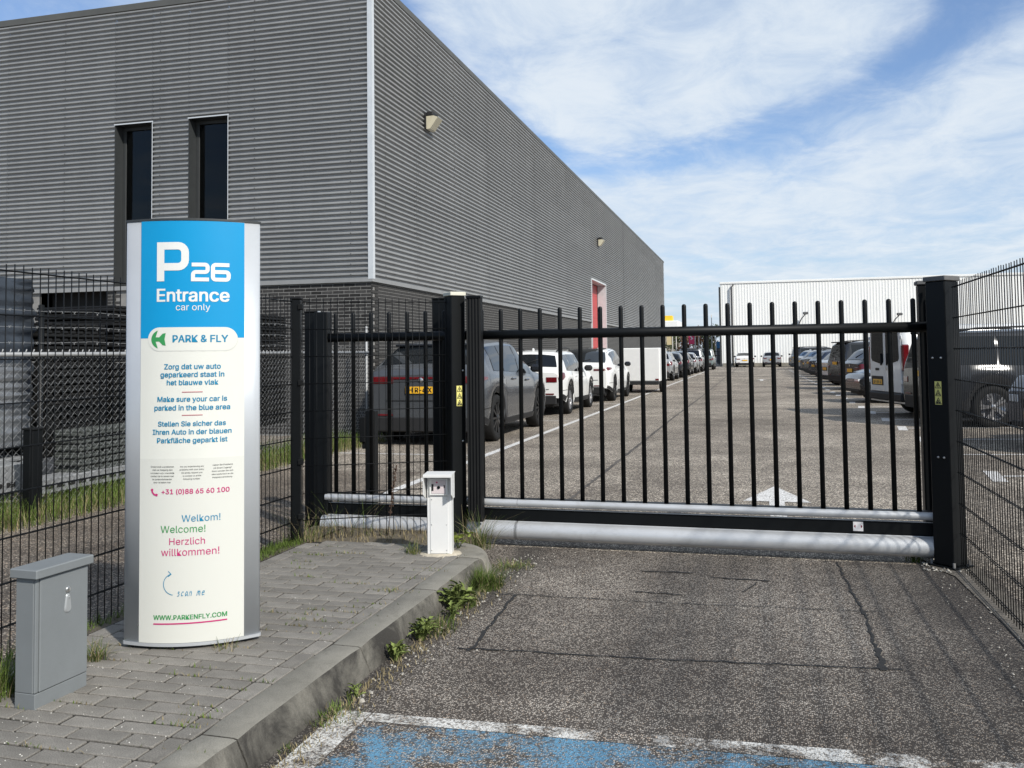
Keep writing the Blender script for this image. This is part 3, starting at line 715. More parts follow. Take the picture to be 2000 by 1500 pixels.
# rubber safety edge on the lane side of the post, ribbed
n = 9; poly = [(-2.092+.110*i/n, GY-.160+(.006 if i % 2 else 0)) for i in range(n+1)] + [(-1.982, GY-.10), (-2.092, GY-.10)]
sp = MB().prism(poly, .19, 1.855).build('safety_edge', RUBBER, None)
sp.parent = gp; sp.matrix_parent_inverse = (Matrix.Translation((-2.208, 6.49, 0)) @ Matrix.Rotation(R_(45), 4, 'Z')).inverted()
cp = MB().prism([(-2.095, GY-.165), (-1.979, GY-.165), (-1.979, GY-.097), (-2.095, GY-.097)], 1.8555, 1.872).build('edge_cap', BLACK, None)
cp.parent = gp; cp.matrix_parent_inverse = sp.matrix_parent_inverse
rp = thing('gate_post', 'right black gate post with a grey cap and a yellow warning strip', 'post', (1.199, 6.49, 0), R_(-45))
h = .072
MB().box(-h, h, -h, h, .02, 1.875, .006).build('column', BLACK, rp)
MB().box(-h-.009, h+.009, -h-.009, h+.009, 1.876, 1.908, .004).build('cap', GREYCAP, rp)
warning_strip(rp, (.004, -h-.001, 1.14), 0)
for bx, bz in ((.03, 1.37), (.03, .72), (-.012, .72), (-.03, 1.37)):
    MB().lathe([(.0001, -.008), (.006, -.007), (.008, 0)], 8, 'Y', (bx, -h, bz)).build('bolt', STEEL, rp)
MB().box(-.1, .1, -.1, .1, 0.005, .02, .003).build('base_plate', BLACK, rp)
for sx in (-.08, .08):
    for sy in (-.08, .08): MB().lathe([(.009, .0), (.009, .05), (.0001, .05)], 8, 'Z', (sx, sy, 0)).build('anchor_bolt', GREYCAP, rp)
cpost = thing('catch_post', 'black gate catch post standing behind the right gate post', 'post', (1.142, 6.72, 0))
MB().box(-.055, .06, -.05, .05, 0, 1.87, .006).build('column', BLACK, cpost)
MB().box(-.065, .07, -.06, .06, 1.8705, 1.898, .004).build('cap', GREYCAP, cpost)
MB().tube([(.0, -.058, .36), (.0, -.058, 1.77)], .011, 8).build('guide_tube', RUBBER, cpost)
for (x, y, lab) in ((-2.42, 6.78, 'black rear portal post directly behind the left gate post'), (-3.50, 6.70, 'black guide post at the tail end of the sliding gate')):
    t = thing('portal_post', lab, 'post', (x, y, 0))
    MB().box(-.06, .06, -.05, .05, 0, 1.87 if x > -3 else 1.79, .006).build('column', BLACK, t)
    MB().box(-.063, .063, -.053, .053, (1.87 if x > -3 else 1.79)+.0005, (1.885 if x > -3 else 1.80), .003).build('cap', RUBBER, t)
    if x < -3: MB().box(.062, .078, -.052, -.03, .2, 1.80).build('guide_strip', ALU_SIGN, t)
    else:
        for zc in (.35, 1.0, 1.6): MB().box(-.02, .10, -.055, -.0505, zc-.03, zc+.03).build('bracket', BLACK, t)
for x, y, lab in ((-3.90, 7.55, 'low black guide bollard left of the gate tail, behind the mesh corner'), (-3.50, 7.85, 'low black guide bollard behind the gate tail bars')):
    t = thing('guide_bollard', lab, 'bollard', (x, y, 0), 0, 'guide bollards behind the gate')
    MB().box(-.045, .045, -.045, .045, 0, .92, .006).build('column', BLACK, t)
    MB().box(-.11, -.046, -.05, .05, .62, .86, .008).box(-.09, -.046, -.03, .03, .56, .62, .004).build('roller_box', RUBBER, t)

# ------------------------------------------------------------------ totem sign
SC, SD, SHW, SB = Vector((-2.525, 3.655, 0)), Vector((.914, .405, 0)), .292, .085
SN = Vector((SD.y, -SD.x, 0)); SRZ = math.atan2(SD.y, SD.x)
totem = thing('totem_sign', 'tall curved parking entrance sign with blue top and cream lower panel', 'sign', tuple(SC), SRZ)
ZB, ZTOP = .150, 2.055
def sb(u): return SB*(1-(u/SHW)**2)
def S(u, v, off=0.0): return (u, -sb(u)-off, v)      # local: x along the face, -y towards the driveway
us = np.linspace(-SHW, SHW, 25)
loop = [(u, -sb(u)-.012) for u in us] + [(SHW+.006, -.006), (SHW+.006, .006)] + [(u, sb(u)+.012) for u in us[::-1]] + [(-SHW-.006, .006), (-SHW-.006, -.006)]
MB().prism(loop, ZB, ZTOP, True, True).build('body', ALU_SIGN, totem)
cap = [(u*1.015, y*1.06) for u, y in loop]
MB().prism(cap, ZTOP+.0005, ZTOP+.010).build('top_cap', FRAME_DK, totem)
MB().prism(cap, ZB-.014, ZB-.0005).build('base_flange', ALU_SIGN, totem)
MB().prism([(u*.85, y*.7) for u, y in loop], .118, ZB-.0145).build('base', FRAME_DK, totem)
def face(u0, u1, v0, v1, off, n=16, thick=0.0):
    b = MB(); uu = np.linspace(u0, u1, n+1); b.grid([[S(u, v0, off), S(u, v1, off)] for u in uu])
    if thick:
        b.grid([[S(u, v1, off), S(u, v1, off-thick)] for u in uu], False); b.grid([[S(u, v0, off-thick), S(u, v0, off)] for u in uu], False)
        b.grid([[S(u0, v, off-thick) for v in (v0, v1)], [S(u0, v, off) for v in (v0, v1)]], False); b.grid([[S(u1, v, off) for v in (v0, v1)], [S(u1, v, off-thick) for v in (v0, v1)]], False)
    return b
PU0, PU1 = -.2235, .2335
panel = face(PU0, PU1, ZB+.001, ZTOP-.001, .0145, 20, .003).build('panel', SIGN_WHITE, totem)
face(PU0, PU1, 1.517, ZTOP-.0015, .0150, 20).build('blue_field', SIGN_BLUE, panel)
face(PU0, PU1, ZB+.002, .972, .0148, 20).build('grey_field', SIGN_GREY, panel)
# rounded pill that carries the name, with a soft grey drop edge
def fan(poly, off, name, m):
    """flat print filled between its upper and lower outline, following the curve of the face"""
    b = MB(); us_ = sorted({round(p[0], 5) for p in poly}); rows = []
    n = len(poly)
    for u in us_:
        vs_ = []
        for i in range(n):
            (a, c), (d, e) = poly[i], poly[(i+1) % n]
            if min(a, d)-1e-6 <= u <= max(a, d)+1e-6:
                vs_.append(c if abs(d-a) < 1e-9 else c+(e-c)*(u-a)/(d-a))
        rows.append([S(u, min(vs_), off), S(u, max(vs_), off)])
    b.grid(rows); return b.build(name, m, panel)
def pill(u0, u1, v0, v1, r):
    return arc(u1-r, v1-r, r, 90, 0, 8) + arc(u1-r, v0+r, r, 0, -90, 8) + [(u0+(u1-u0)*k/8, v0) for k in range(7, 1, -1)] + arc(u0+r, v0+r, r, -90, -180, 8) + arc(u0+r, v1-r, r, 180, 90, 8) + [(u0+(u1-u0)*k/8, v1) for k in range(2, 7)]
fan(pill(-.186, .207, 1.456, 1.563, .053), .0154, 'pill_shadow', mat('print_shadow', (.56, .56, .52), .5))
fan(pill(-.188, .205, 1.460, 1.566, .053), .0157, 'pill', SIGN_WHITE)
OFF = .0166
PL = lambda u, v, e=0.0: S(u, v, OFF+e)
def poly_print(polys, m, name):
    b = MB()
    for poly in polys:
        bm = bmesh.new(); vs_ = [bm.verts.new((p[0], p[1], 0)) for p in poly]; bm.faces.new(vs_)
        bmesh.ops.triangulate(bm, faces=bm.faces); bm.verts.index_update(); k = b.add([PL(v.co.x, v.co.y) for v in bm.verts])
        for f in bm.faces: b.face([k+v.index for v in f.verts])
        bm.free()
    return b.build(name, m, panel)
# aeroplane emblem, nose to the left
cx, cy = -.1400, 1.5115
wing = arc(cx+.018, cy, .050, 118, 180, 8, .0455)
top_half = [(cx+.003, cy+.041)] + wing + [(cx-.030, cy)]
plane = [(cx-.0325, cy)] + [(p[0], p[1]) for p in arc(cx+.016, cy, .0485, 178, 112, 8, .0440)] + [(cx-.012, cy+.010), (cx+.004, cy+.0095), (cx+.020, cy+.026), (cx+.034, cy+.0285), (cx+.0305, cy+.010), (cx+.0285, cy)]
plane += [(u, 2*cy-v) for u, v in plane[-2:0:-1]]
poly_print([plane], INK_GREEN, 'emblem')
# big P, 26 in squared strokes
b = MB(); w = .034
ribbon([(-.131, 1.776), (-.131, 1.955)], w, lambda u, v: PL(u, v, .0003), b)
ribbon([(-.148, 1.938), (-.056, 1.938)] + arc(-.052, 1.907, .031, 88, 0, 5) + arc(-.052, 1.873, .031, 0, -90, 5) + [(-.115, 1.842)], w, PL, b)
b.build('lettering', INK_WHITE, panel)
b = MB(); w = .0175; OFF2 = OFF; PL2 = lambda u, v: S(u, v, OFF2)
ribbon([(.008, 1.852)] + arc(.066, 1.841, .011, 90, 0, 4) + arc(.066, 1.829, .011, 0, -90, 4) + arc(.026, 1.806, .012, 90, 180, 4) + [(.014, 1.784), (.083, 1.784)], w, PL2, b)
ribbon([(.170, 1.852)] + arc(.112, 1.840, .012, 90, 180, 4) + arc(.112, 1.796, .012, 180, 270, 4) + arc(.155, 1.796, .012, -90, 0, 4) + arc(.155, 1.807, .012, 0, 90, 4) + [(.104, 1.819)], w, PL2, b)
b.build('lettering', INK_WHITE, panel)
LINES = [('Entrance', -.148, .171, 1.684, INK_WHITE, 0.42, 1.0), ('car only', -.061, .089, 1.643, INK_WHITE, 0.0, 1.0),
 ('PARK & FLY', -.075, .166, 1.498, INK_BLUE, 0.42, 1.0),
 ('Zorg dat uw auto', -.112, .135, 1.376, INK_BLUE, 0.36, 1.0), ('geparkeerd staat in', -.129, .150, 1.340, INK_BLUE, 0.36, 1.0), ('het blauwe vlak', -.100, .125, 1.304, INK_BLUE, 0.36, 1.0),
 ('Make sure your car is', -.142, .162, 1.229, INK_BLUE, 0.36, 1.0), ('parked in the blue area', -.156, .175, 1.190, INK_BLUE, 0.36, 1.0),
 ('Stellen Sie sicher das', -.139, .157, 1.118, INK_BLUE, 0.36, 1.0), ('Ihren Auto in der blauen', -.163, .181, 1.081, INK_BLUE, 0.36, 1.0), ('Parkfläche geparkt ist', -.143, .164, 1.043, INK_BLUE, 0.36, 1.0),
 ('Ondervindt u problemen', -.171, -.066, .933, INK_BLACK, 0, 1.0), ('met uw toegang dan', -.163, -.072, .919, INK_BLACK, 0, 1.0), ('verzoeken wij u vriendelijk', -.173, -.064, .905, INK_BLACK, 0, 1.0),
 ('contact op te nemen met', -.171, -.066, .891, INK_BLACK, 0, 1.0), ('de parkeerbeheerder', -.164, -.074, .877, INK_BLACK, 0, 1.0), ('door te bellen met', -.158, -.080, .863, INK_BLACK, 0, 1.0),
 ('Are you experiencing any', -.039, .065, .933, INK_BLACK, 0, 1.0), ('problems with your entry', -.041, .065, .919, INK_BLACK, 0, 1.0), ('We kindly request you', -.033, .058, .905, INK_BLACK, 0, 1.0),
 ('to contact us at the', -.027, .053, .891, INK_BLACK, 0, 1.0), ('following number', -.025, .048, .877, INK_BLACK, 0, 1.0),
 ('Haben Sie Probleme', .102, .186, .935, INK_BLACK, 0, 1.0), ('mit Ihrem Zugang?', .105, .182, .921, INK_BLACK, 0, 1.0), ('Dann wenden Sie sich', .099, .188, .907, INK_BLACK, 0, 1.0),
 ('bitte telefonisch an die', .098, .188, .893, INK_BLACK, 0, 1.0), ('Parkplatzverwaltung', .101, .184, .879, INK_BLACK, 0, 1.0),
 ('+31 (0)88 65 60 100', -.121, .173, .814, INK_PINK, 0.36, 1.0),
 ('Welkom!', -.031, .135, .689, INK_BLUE, 0, 1.0), ('Welcome!', -.124, .072, .641, INK_GREEN, 0, 1.0), ('Herzlich', -.085, .070, .587, INK_PINK, 0, 1.0), ('willkommen!', -.121, .131, .538, INK_PINK, 0, 1.0),
 ('WWW.PARKENFLY.COM', -.155, .164, .255, INK_GREEN, 0.36, 1.0)]
for t, u0, u1, v, m, bold, ys in LINES: text_mb(t, u0, u1, v, PL, bold, ys).build('lettering', m, panel)
for v in (1.2715, 1.167): ribbon([(-.032+.018*k, v) for k in range(6)], .0028, PL).build('divider_line', INK_RED, panel)
b = MB(); ribbon([(-.155+.0319*k, .236+.0003*k) for k in range(11)], .006, PL, b); b.build('underline', INK_PINK, panel)
b = MB(); ribbon(arc(-.062, .412, .048, 262, 110, 14), .0028, PL, b); ribbon([(-.089, .470), (-.076, .457), (-.090, .446)], .0028, PL, b); b.build('hand_arrow', INK_BLUE, panel)
# handwritten words as thin strokes
def hand(u, v, k):
    G = {'s': [[(.55, .9), (.2, 1), (.1, .75), (.5, .5), (.45, .1), (.05, .05)]], 'c': [[(.6, .85), (.3, 1), (.05, .6), (.15, .1), (.6, .15)]],
         'a': [[(.6, .8), (.3, 1), (.05, .5), (.2, .05), (.55, .4), (.6, .9), (.62, .3), (.8, 0)]], 'n': [[(.1, 0), (.12, 1), (.12, .6), (.4, 1), (.6, .8), (.65, 0)]],
         'm': [[(.05, 0), (.1, 1), (.1, .6), (.3, 1), (.42, .7), (.42, .1), (.42, .6), (.65, 1), (.8, .7), (.85, 0)]], 'e': [[(.1, .5), (.6, .6), (.5, .95), (.2, .9), (.05, .5), (.2, .05), (.7, .15)]]}
    b = MB()
    for ch in 'scan me':
        if ch != ' ':
            for st_ in G[ch]: ribbon([(u+p[0]*k*.8+p[1]*k*.2, v+p[1]*k) for p in st_], .0026, PL, b)
        u += k*(1.05 if ch == 'm' else .82)
    return b
hand(-.050, .358, .0205).build('lettering', INK_BLUE, panel)
b = MB(); ribbon([(-.166, .834), (-.163, .822), (-.155, .812), (-.142, .807)], .0070, PL, b); ribbon([(-.168, .836), (-.161, .829)], .0105, PL, b); ribbon([(-.149, .812), (-.139, .808)], .0105, PL, b); b.build('phone_symbol', INK_PINK, panel)

# ------------------------------------------------------------------ grey cabinet
cab = thing('utility_cabinet', 'narrow grey metal utility cabinet with a lid, standing beside the sign', 'cabinet', (-2.625, 2.826, .120), R_(-2.5))
W_, D_, Hc = .098, .258, .482        # x from -W_ to 0 (door side at x=0), y from 0 to D_
MB().box(-W_, -.002, .0, D_, -.02, .055, .002).build('plinth', GREY_CAB, cab)
MB().box(-W_, -.012, .0, D_, .0555, Hc, .003).build('body', GREY_CAB, cab)
door = MB().box(-.0115, .002, .018, D_-.002, .058, Hc-.003, .003).build('door', GREY_CAB, cab)
MB().box(-.0115, -.003, .0, .0165, .058, Hc-.003, .002).build('door_jamb', GREY_CAB, cab)
MB().box(-W_-.016, .017, -.016, D_+.014, Hc+.0005, Hc+.036, .004).build('lid', GREY_CAB, cab)
MB().lathe([(.012, .002), (.012, .006), (.009, .008), (.0001, .008)], 16, 'X', (0, .150, .408)).box(.009, .0105, .1485, .1515, .402, .414).build('lock', STEEL, door)
b = MB(); n = 14
shape = [(.150+.0105*math.cos(R_(a)), .382+.010*math.sin(R_(a))) for a in range(0, 181, 20)] + [(.1335, .345)] + [(.150+.0175*math.cos(R_(a)), .335+.017*math.sin(R_(a))) for a in range(180, 361, 20)]
i = b.add([(.0025, y, z) for y, z in shape]); j = b.add([(.0085, .150+(y-.150)*.72, .358+(z-.358)*.86) for y, z in shape]); n = len(shape)
for k in range(n): b.face((i+k, i+(k+1) % n, j+(k+1) % n, j+k), True)
b.face([j+k for k in range(n)]); b.lathe([(.0035, .009), (.0035, .0105), (.0001, .0105)], 8, 'X', (0, .150, .378)); b.build('handle', mat('cabinet_handle', (.36, .375, .38), .35, metal=.3), door)

# ------------------------------------------------------------------ white access column
acc = thing('access_column', 'short white metal column with a hooded camera reader on a round concrete foot', 'intercom', (-2.032, 5.625, .12), R_(11))
w2 = .080
MB().box(-w2, w2, -.002, .10, .0, .525, .002).build('column', WHITE_POWDER, acc)
MB().box(-w2+.020, w2-.020, -.0065, -.0025, .008, .378, .0015).build('front_panel', WHITE_POWDER, acc)
b = MB()
for sx in (-.049, .049):
    for z in (.030, .196, .360): b.lathe([(.0001, -.0100), (.0036, -.0095), (.0042, -.0066)], 8, 'Y', (sx, 0, z))
b.build('screw', STEEL, acc)
rd = MB().box(-w2+.018, w2-.020, -.020, -.0025, .388, .498, .002).build('reader', WHITE_POWDER, acc)
MB().box(-.048, .046, -.0225, -.0203, .400, .488, .004).build('faceplate', mat('pale_pink_plate', (.62, .55, .56), .3), rd)
MB().box(-.047, -.034, -.0240, -.0226, .418, .462).box(.034, .041, -.0240, -.0226, .436, .456).build('sensor', INK_BLACK, rd)
MB().lathe([(.0001, -.028), (.009, -.028), (.0105, -.0227)], 16, 'Y', (0, 0, .440)).build('lens', GLASS, rd)
MB().lathe([(.0001, -.0245), (.005, -.0245), (.006, -.0227)], 10, 'Y', (-.012, 0, .473)).build('indicator', INK_PINK, rd)
hd = MB().box(-w2-.014, w2+.014, -.085, .10, .5255, .5305, .001)
hd.box(-w2-.014, w2+.014, -.087, -.084, .512, .530, .001)
for sx in (-1, 1):
    x0, x1 = sorted((sx*(w2+.010), sx*(w2+.014)))
    i = hd.add([(x, y, z) for x in (x0, x1) for y, z in ((-.085, .525), (.06, .525), (.06, .365), (-.004, .365), (-.085, .40))])
    hd.face([i+4-k for k in range(5)]); hd.face([i+5+k for k in range(5)])
    for k in range(5): hd.face((i+k, i+(k+1) % 5, i+5+(k+1) % 5, i+5+k))
hd.build('hood', WHITE_POWDER, acc)
rows = []
for r, z in ((.03, .006), (.125, .004), (.165, -.006), (.20, -.03)):
    rows.append([(r*math.cos(R_(a))*(1+.07*math.sin(a*.13+r*40)), .045+r*.8*math.sin(R_(a))*(1+.07*math.cos(a*.21)), z+random.uniform(-.002, .002)) for a in range(0, 360, 15)])
b = MB().grid(rows, True, True); b.face([k for k in range(24)]); b.build('concrete_foot', FOOTING, acc)

# ------------------------------------------------------------------ chain-link fence with barbed wire
CX = -6.5
ch = thing('chain_link_fence', 'galvanised chain-link fence topped by three barbed wires, in front of the warehouse', 'fence', (CX, 0, 0))
b = MB(); y = 3.5; k = 0; a_, v_ = .045, .040
while y < 14.42:
    pts = [(.004*(1 if j % 2 else -1), y+(a_ if (j+k) % 2 else 0), .03+j*v_) for j in range(37)]
    b.tube(pts, .0019, 3, False, False); y += a_; k += 1
stuff(b.build('chain_mesh', GALV, ch))
MB().tube([(0, 3.5, 1.475), (0, 14.45, 1.50)], .021, 8).build('top_rail', GALV, ch)
b = MB(); y = 3.5
while y < 14.4: b.tube([(0, y, 1.49), (.008, y+.01, 1.53)], .006, 4); y += .09
stuff(b.build('wire_ends', GALV, ch))
for py in (4.2, 7.05, 11.85, 14.42):
    MB().lathe([(.026, 0), (.026, 1.95), (.0001, 1.955)], 10, 'Z', (-.03, py, 0)).build('post', GALV if py > 8 else BLACK, ch)
for z in (1.585, 1.73, 1.885):
    pts = [(0, 3.5+i*.6, z+.012*math.sin(i*1.1)+(.012 if i % 2 else 0)) for i in range(19)]
    b = MB().tube(pts, .0022, 4)
    for q in np.arange(3.6, 14.3, .16): b.tube([(-.012, q, z-.012), (.012, q+.01, z+.016)], .0022, 3); b.tube([(.012, q, z-.010), (-.012, q+.008, z+.016)], .0022, 3)
    b.build('barbed_wire', GALV, ch)
bp = thing('short_post', 'short black square post at the foot of the chain-link fence', 'post', (-6.30, 6.72, 0))
MB().box(-.055, .055, -.06, .06, 0, .80, .006).build('column', BLACK, bp); MB().box(-.062, .062, -.067, .067, .8005, .82, .004).build('cap', RUBBER, bp)

# goods stacked behind the chain-link fence
def crate_stack(label, x0, x1, y0, y1, n, zb, h, m, name='crate', grp='black crates stacked behind the chain-link fence'):
    t = thing('crate_stack', label, 'crate stack', ((x0+x1)/2, (y0+y1)/2, 0), 0, grp); lx, ly = (x1-x0)/2, (y1-y0)/2
    b = MB(); b.box(-lx, lx, -ly, ly, 0, h*.52, .012)
    nn = max(3, int((y1-y0)/.11))
    for i in range(nn):
        yy = -ly+(i+.18)*(2*ly)/nn; b.box(-lx-.006, lx+.006, yy, yy+(2*ly)/nn*.62, h*.50, h*.86, .006)
    me = b.mesh(name, m)
    for i in range(n): link(name, me, t, (random.gauss(0, .008), random.gauss(0, .006), zb+i*h))
    return t
random.seed(11)
crate_stack('stack of black plastic crates next to the film-wrapped pallet load', -8.2, -7.08, 7.72, 8.62, 17, .42, .083, CRATE)
crate_stack('stack of black plastic crates behind the totem sign', -8.2, -7.10, 8.75, 10.2, 20, .40, .083, CRATE)
crate_stack('black crate stack right of the totem sign, seen behind the fence', -8.2, -7.06, 10.35, 12.62, 20, .42, .083, CRATE)
crate_stack('low stack of grey slatted crates in front of the black crates', -7.05, -6.72, 7.78, 8.95, 6, .26, .075, CRATE_G, 'crate', 'grey crates')
def wrapped(label, x0, x1, y0, y1, z0, z1, m):
    t = thing('wrapped_pallet', label, 'pallet load', (0, 0, 0)); b = MB(); rows = []
    for i in range(34):
        z = z0+(z1-z0)*i/33; d = .009*math.sin(i*1.9)+random.uniform(-.010, .010)
        ring = []
        for (ax, ay), (cx_, cy_) in zip(((x0, y0), (x1, y0), (x1, y1), (x0, y1)), ((x1, y0), (x1, y1), (x0, y1), (x0, y0))):
            for q in range(6):
                f = q/6; ring.append((ax+(cx_-ax)*f+random.uniform(-.02, .02)+d, ay+(cy_-ay)*f+random.uniform(-.02, .02)+d, z))
        rows.append(ring)
    b.grid(rows, True, True); b.face([33*24+k for k in range(24)]); b.build('film', m, t)
    MB().box(x0, x1, y0, y1, z0-.14, z0-.1, .01).box(x0, x1, y0, y0+.1, z0-.23, z0-.14, .01).box(x0, x1, y1-.1, y1, z0-.23, z0-.14, .01).build('pallet', SLAB, t)
    return t
wrapped('tall pallet load wrapped in bluish film at the left edge', -8.3, -7.12, 5.7, 7.58, .95, 2.25, FILM)
wrapped('pallet load wrapped in shiny white film under the bluish one', -8.2, -7.0, 5.6, 7.42, .58, 1.40, FILM_W)
def slab(label, x, y0, y1, z0, z1):
    t = thing('hollow_slab', label, 'concrete slab', (x, 0, 0), 0, 'hollow concrete slabs behind the fence'); b = MB()
    b.box(-.28, .0, y0, y1, z0, z1, .012).build('slab', SLAB, t); b = MB(); y = y0+.06
    while y < y1-.1: b.box(.0005, .004, y, y+.10, z0+.05, z0+.095); y += .15
    b.build('core_hole', INTERIOR, t)
slab('pale hollow concrete slab lying under the white film load', -6.72, 5.3, 7.10, .20, .46)
slab('pale hollow concrete slab lying under the grey crates', -6.70, 7.25, 8.9, .12, .27)

# ------------------------------------------------------------------ cars
def interp(pts, x):
    if x <= pts[0][0]: return pts[0][1]
    for (a, b), (c, d) in zip(pts, pts[1:]):
        if x <= c:
            t = (x-a)/(c-a) if c > a else 1; return b+(d-b)*t
    return pts[-1][1]
def smooth_profile(pts, x, e=.05): return (interp(pts, x-e)+2*interp(pts, x)+interp(pts, x+e))/4
CARS = {}
def make_car(kind, P, paint):
    """local x forward from the rear bumper (0) to the nose (L), z up; origin at the middle on the ground"""
    L, W, r = P['L'], P['W']/2, P['r']; xr, xf = P['xr'], P['xf']; top, belt = P['top'], P['belt']
    t = link('parked_car', None)
    OX = -L/2
    def ztop(x): return smooth_profile(top, x, .04)
    def zbelt(x): return min(interp(belt, x), ztop(x)-.07)
    def half(x):
        e0, e1 = x/.55, (L-x)/.8
        f = 1.0
        if e0 < 1: f *= .86+.14*math.sqrt(max(0, 1-(1-e0)**2))
        if e1 < 1: f *= .74+.26*math.sqrt(max(0, 1-(1-e1)**2))
        return W*f
    def zlow(x):
        z = interp(P.get('sill', [(0, .42), (.45, .30), (.8, .25), (L-.8, .24), (L-.3, .26), (L, .36)]), x)
        for xw in (xr, xf):
            d = abs(x-xw); Ra = r*1.13
            if d < Ra: z = max(z, r+math.sqrt(Ra*Ra-d*d)*.98)
        return z
    def section(x):
        w, zl, zb, zt = half(x), zlow(x), zbelt(x), ztop(x)
        zl = min(zl, zb-.06); h = zb-zl; gh = max(0, min(1, (zt-zb)/.42)); wr = w*(.955-P.get('tumble', .20)*gh)
        return [(w*.955, zl), (w*.985, zl+h*.12), (w*1.0, zl+h*.38), (w*.995, zl+h*.66), (w*.972, zl+h*.90), (w*.945, zb), (w*.945*.5+wr*.5+.012, (zb+zt)/2-.01),
                (wr, zt-.075*gh-.012), (wr*.90, zt-.026*gh-.004), (wr*.55, zt), (0, zt+.012)]
    xs_ = sorted(set([0, .015, .05, .1, .18, .28] + list(np.linspace(.4, L-.4, 34)) + [L-.28, L-.18, L-.1, L-.05, L-.015, L] + [xw+r*1.13*math.cos(R_(a)) for xw in (xr, xf) for a in range(0, 181, 15)] + [p[0] for p in top if 0 < p[0] < L]))
    b = MB(); rows = []
    for x in xs_:
        s = section(x); rows.append([(OX+x, y, z) for y, z in s] + [(OX+x, -y, z) for y, z in s[-2::-1]])
    b.grid(rows); n = len(rows[0]); b.face(range(n)); b.face([(len(rows)-1)*n+n-1-k for k in range(n)])
    body = b.build('body', paint, t)
    MB().box(OX+.18, OX+L-.25, -W*.80, W*.80, .22, min(belt[0][1], .82)).build('underbody', PLASTIC, t)
    wells = MB()
    for xw in (xr, xf):
        for sgn in (-1, 1): wells.box(OX+xw-r*1.1, OX+xw+r*1.1, min(sgn*W*.60, sgn*W*.66), max(sgn*W*.60, sgn*W*.66), r*.5, r*2.1)
    wells.build('wheel_well', PLASTIC, t)
    def yat(x, z):
        s = section(x)
        for (y0, z0), (y1, z1) in zip(s, s[1:]):
            if z0 <= z <= z1 and z1 > z0: return y0+(y1-y0)*(z-z0)/(z1-z0)
        return s[0][0] if z < s[0][1] else s[-2][0]
    def side_patch(b, x0, x1, zl, zu, sgn, off=.006, n=10, m=4):
        rr = []
        for i in range(n+1):
            x = x0+(x1-x0)*i/n; lo, hi = zl(x), zu(x); hi = max(hi, lo+.001)
            rr.append([(OX+x, sgn*(yat(x, lo+(hi-lo)*j/m)+off), lo+(hi-lo)*j/m) for j in range(m+1)])
        b.grid(rr)
    for sgn in (1, -1):                                     # side glass, pillar by pillar
        for a, c in P['windows']:
            w = MB(); side_patch(w, a, c, lambda x: zbelt(x)+.025, lambda x: min(ztop(x)-.095, P['wtop']), sgn); w.build('window', CARGLASS, t)
        for a, c in P.get('cladding', [(.02, L-.02)]):
            w = MB(); side_patch(w, a, c, lambda x: zlow(x)+.004, lambda x: zlow(x)+P.get('clad_h', .09), sgn, .008, 40, 2)
            w.build('sill_trim', P.get('clad_mat', PLASTIC), t)
    def top_patch(x0, x1, f, off, name, m, n=8, k=8):
        w = MB(); rr = []
        for i in range(n+1):
            x = x0+(x1-x0)*i/n; s = section(x)[5:]; ymax = section(x)[7][0]*f; row = []
            sl = (ztop(x+.03)-ztop(x-.03))/.06; nx, nz = -sl, 1; q = math.hypot(nx, nz)
            for j in range(k+1):
                y = ymax*(1-2*j/k); ya = abs(y); z = s[-1][1]
                for (y0, z0), (y1, z1) in zip(s, s[1:]):
                    if y1 <= ya <= y0 and y0 > y1: z = z0+(z1-z0)*(y0-ya)/(y0-y1); break
                row.append((OX+x+off*nx/q, y, z+off*nz/q))
            rr.append(row)
        w.grid(rr); return w.build(name, m, t)
    if P.get('rear_glass'): top_patch(*P['rear_glass'], .90, .010, 'rear_window', CARGLASS)
    if P.get('screen'): top_patch(*P['screen'], .92, .010, 'windscreen', CARGLASS)
    if P.get('roof_panel'): top_patch(*P['roof_panel'], .96, .006, 'roof_panel', CARGLASS, 12)
    # wheels
    for xw in (xr, xf):
        for sgn in (1, -1):
            tw = .23; o = W-.012
            b = MB().lathe([(r*.66, -.02), (r*.80, 0), (r*.95, -.004), (r, -.03), (r, -tw+.03), (r*.95, -tw), (r*.6, -tw)], 32, 'Y')
            if sgn > 0:
                pass
            wheel = b.build('wheel', TYRE, t, (OX+xw, sgn*o, r), 0 if sgn > 0 else math.pi)
            k = MB().lathe([(r*.69, -.015), (r*.67, -.035), (r*.62, -.10), (.0001, -.105)], 32, 'Y')
            ns = P.get('spokes', 5)
            for q in range(ns):
                for dd in ((-.13, .13) if ns <= 6 else (0,)):
                    a = 2*math.pi*q/ns+dd; c, s_ = math.cos(a), math.sin(a); wd = r*.045; p, e = [], .0
                    for rad, yy in ((r*.10, -.012), (r*.67, -.022)):
                        for w_ in (-wd, wd): p += [(rad*c-w_*s_, yy, rad*s_+w_*c), (rad*c-w_*s_, yy-.04, rad*s_+w_*c)]
                    i = k.add(p)
                    for f in ((0, 2, 6, 4), (0, 4, 5, 1), (2, 3, 7, 6), (4, 6, 7, 5)): k.face([i+v for v in f])
            k.lathe([(r*.14, -.03), (r*.13, -.008), (.0001, -.006)], 16, 'Y')
            k.build('rim', P.get('rim', RIM_SILVER), wheel)
    # lamps, plates, trim
    zl0, zl1 = P['tail']; tl = P.get('tail_len', .32)
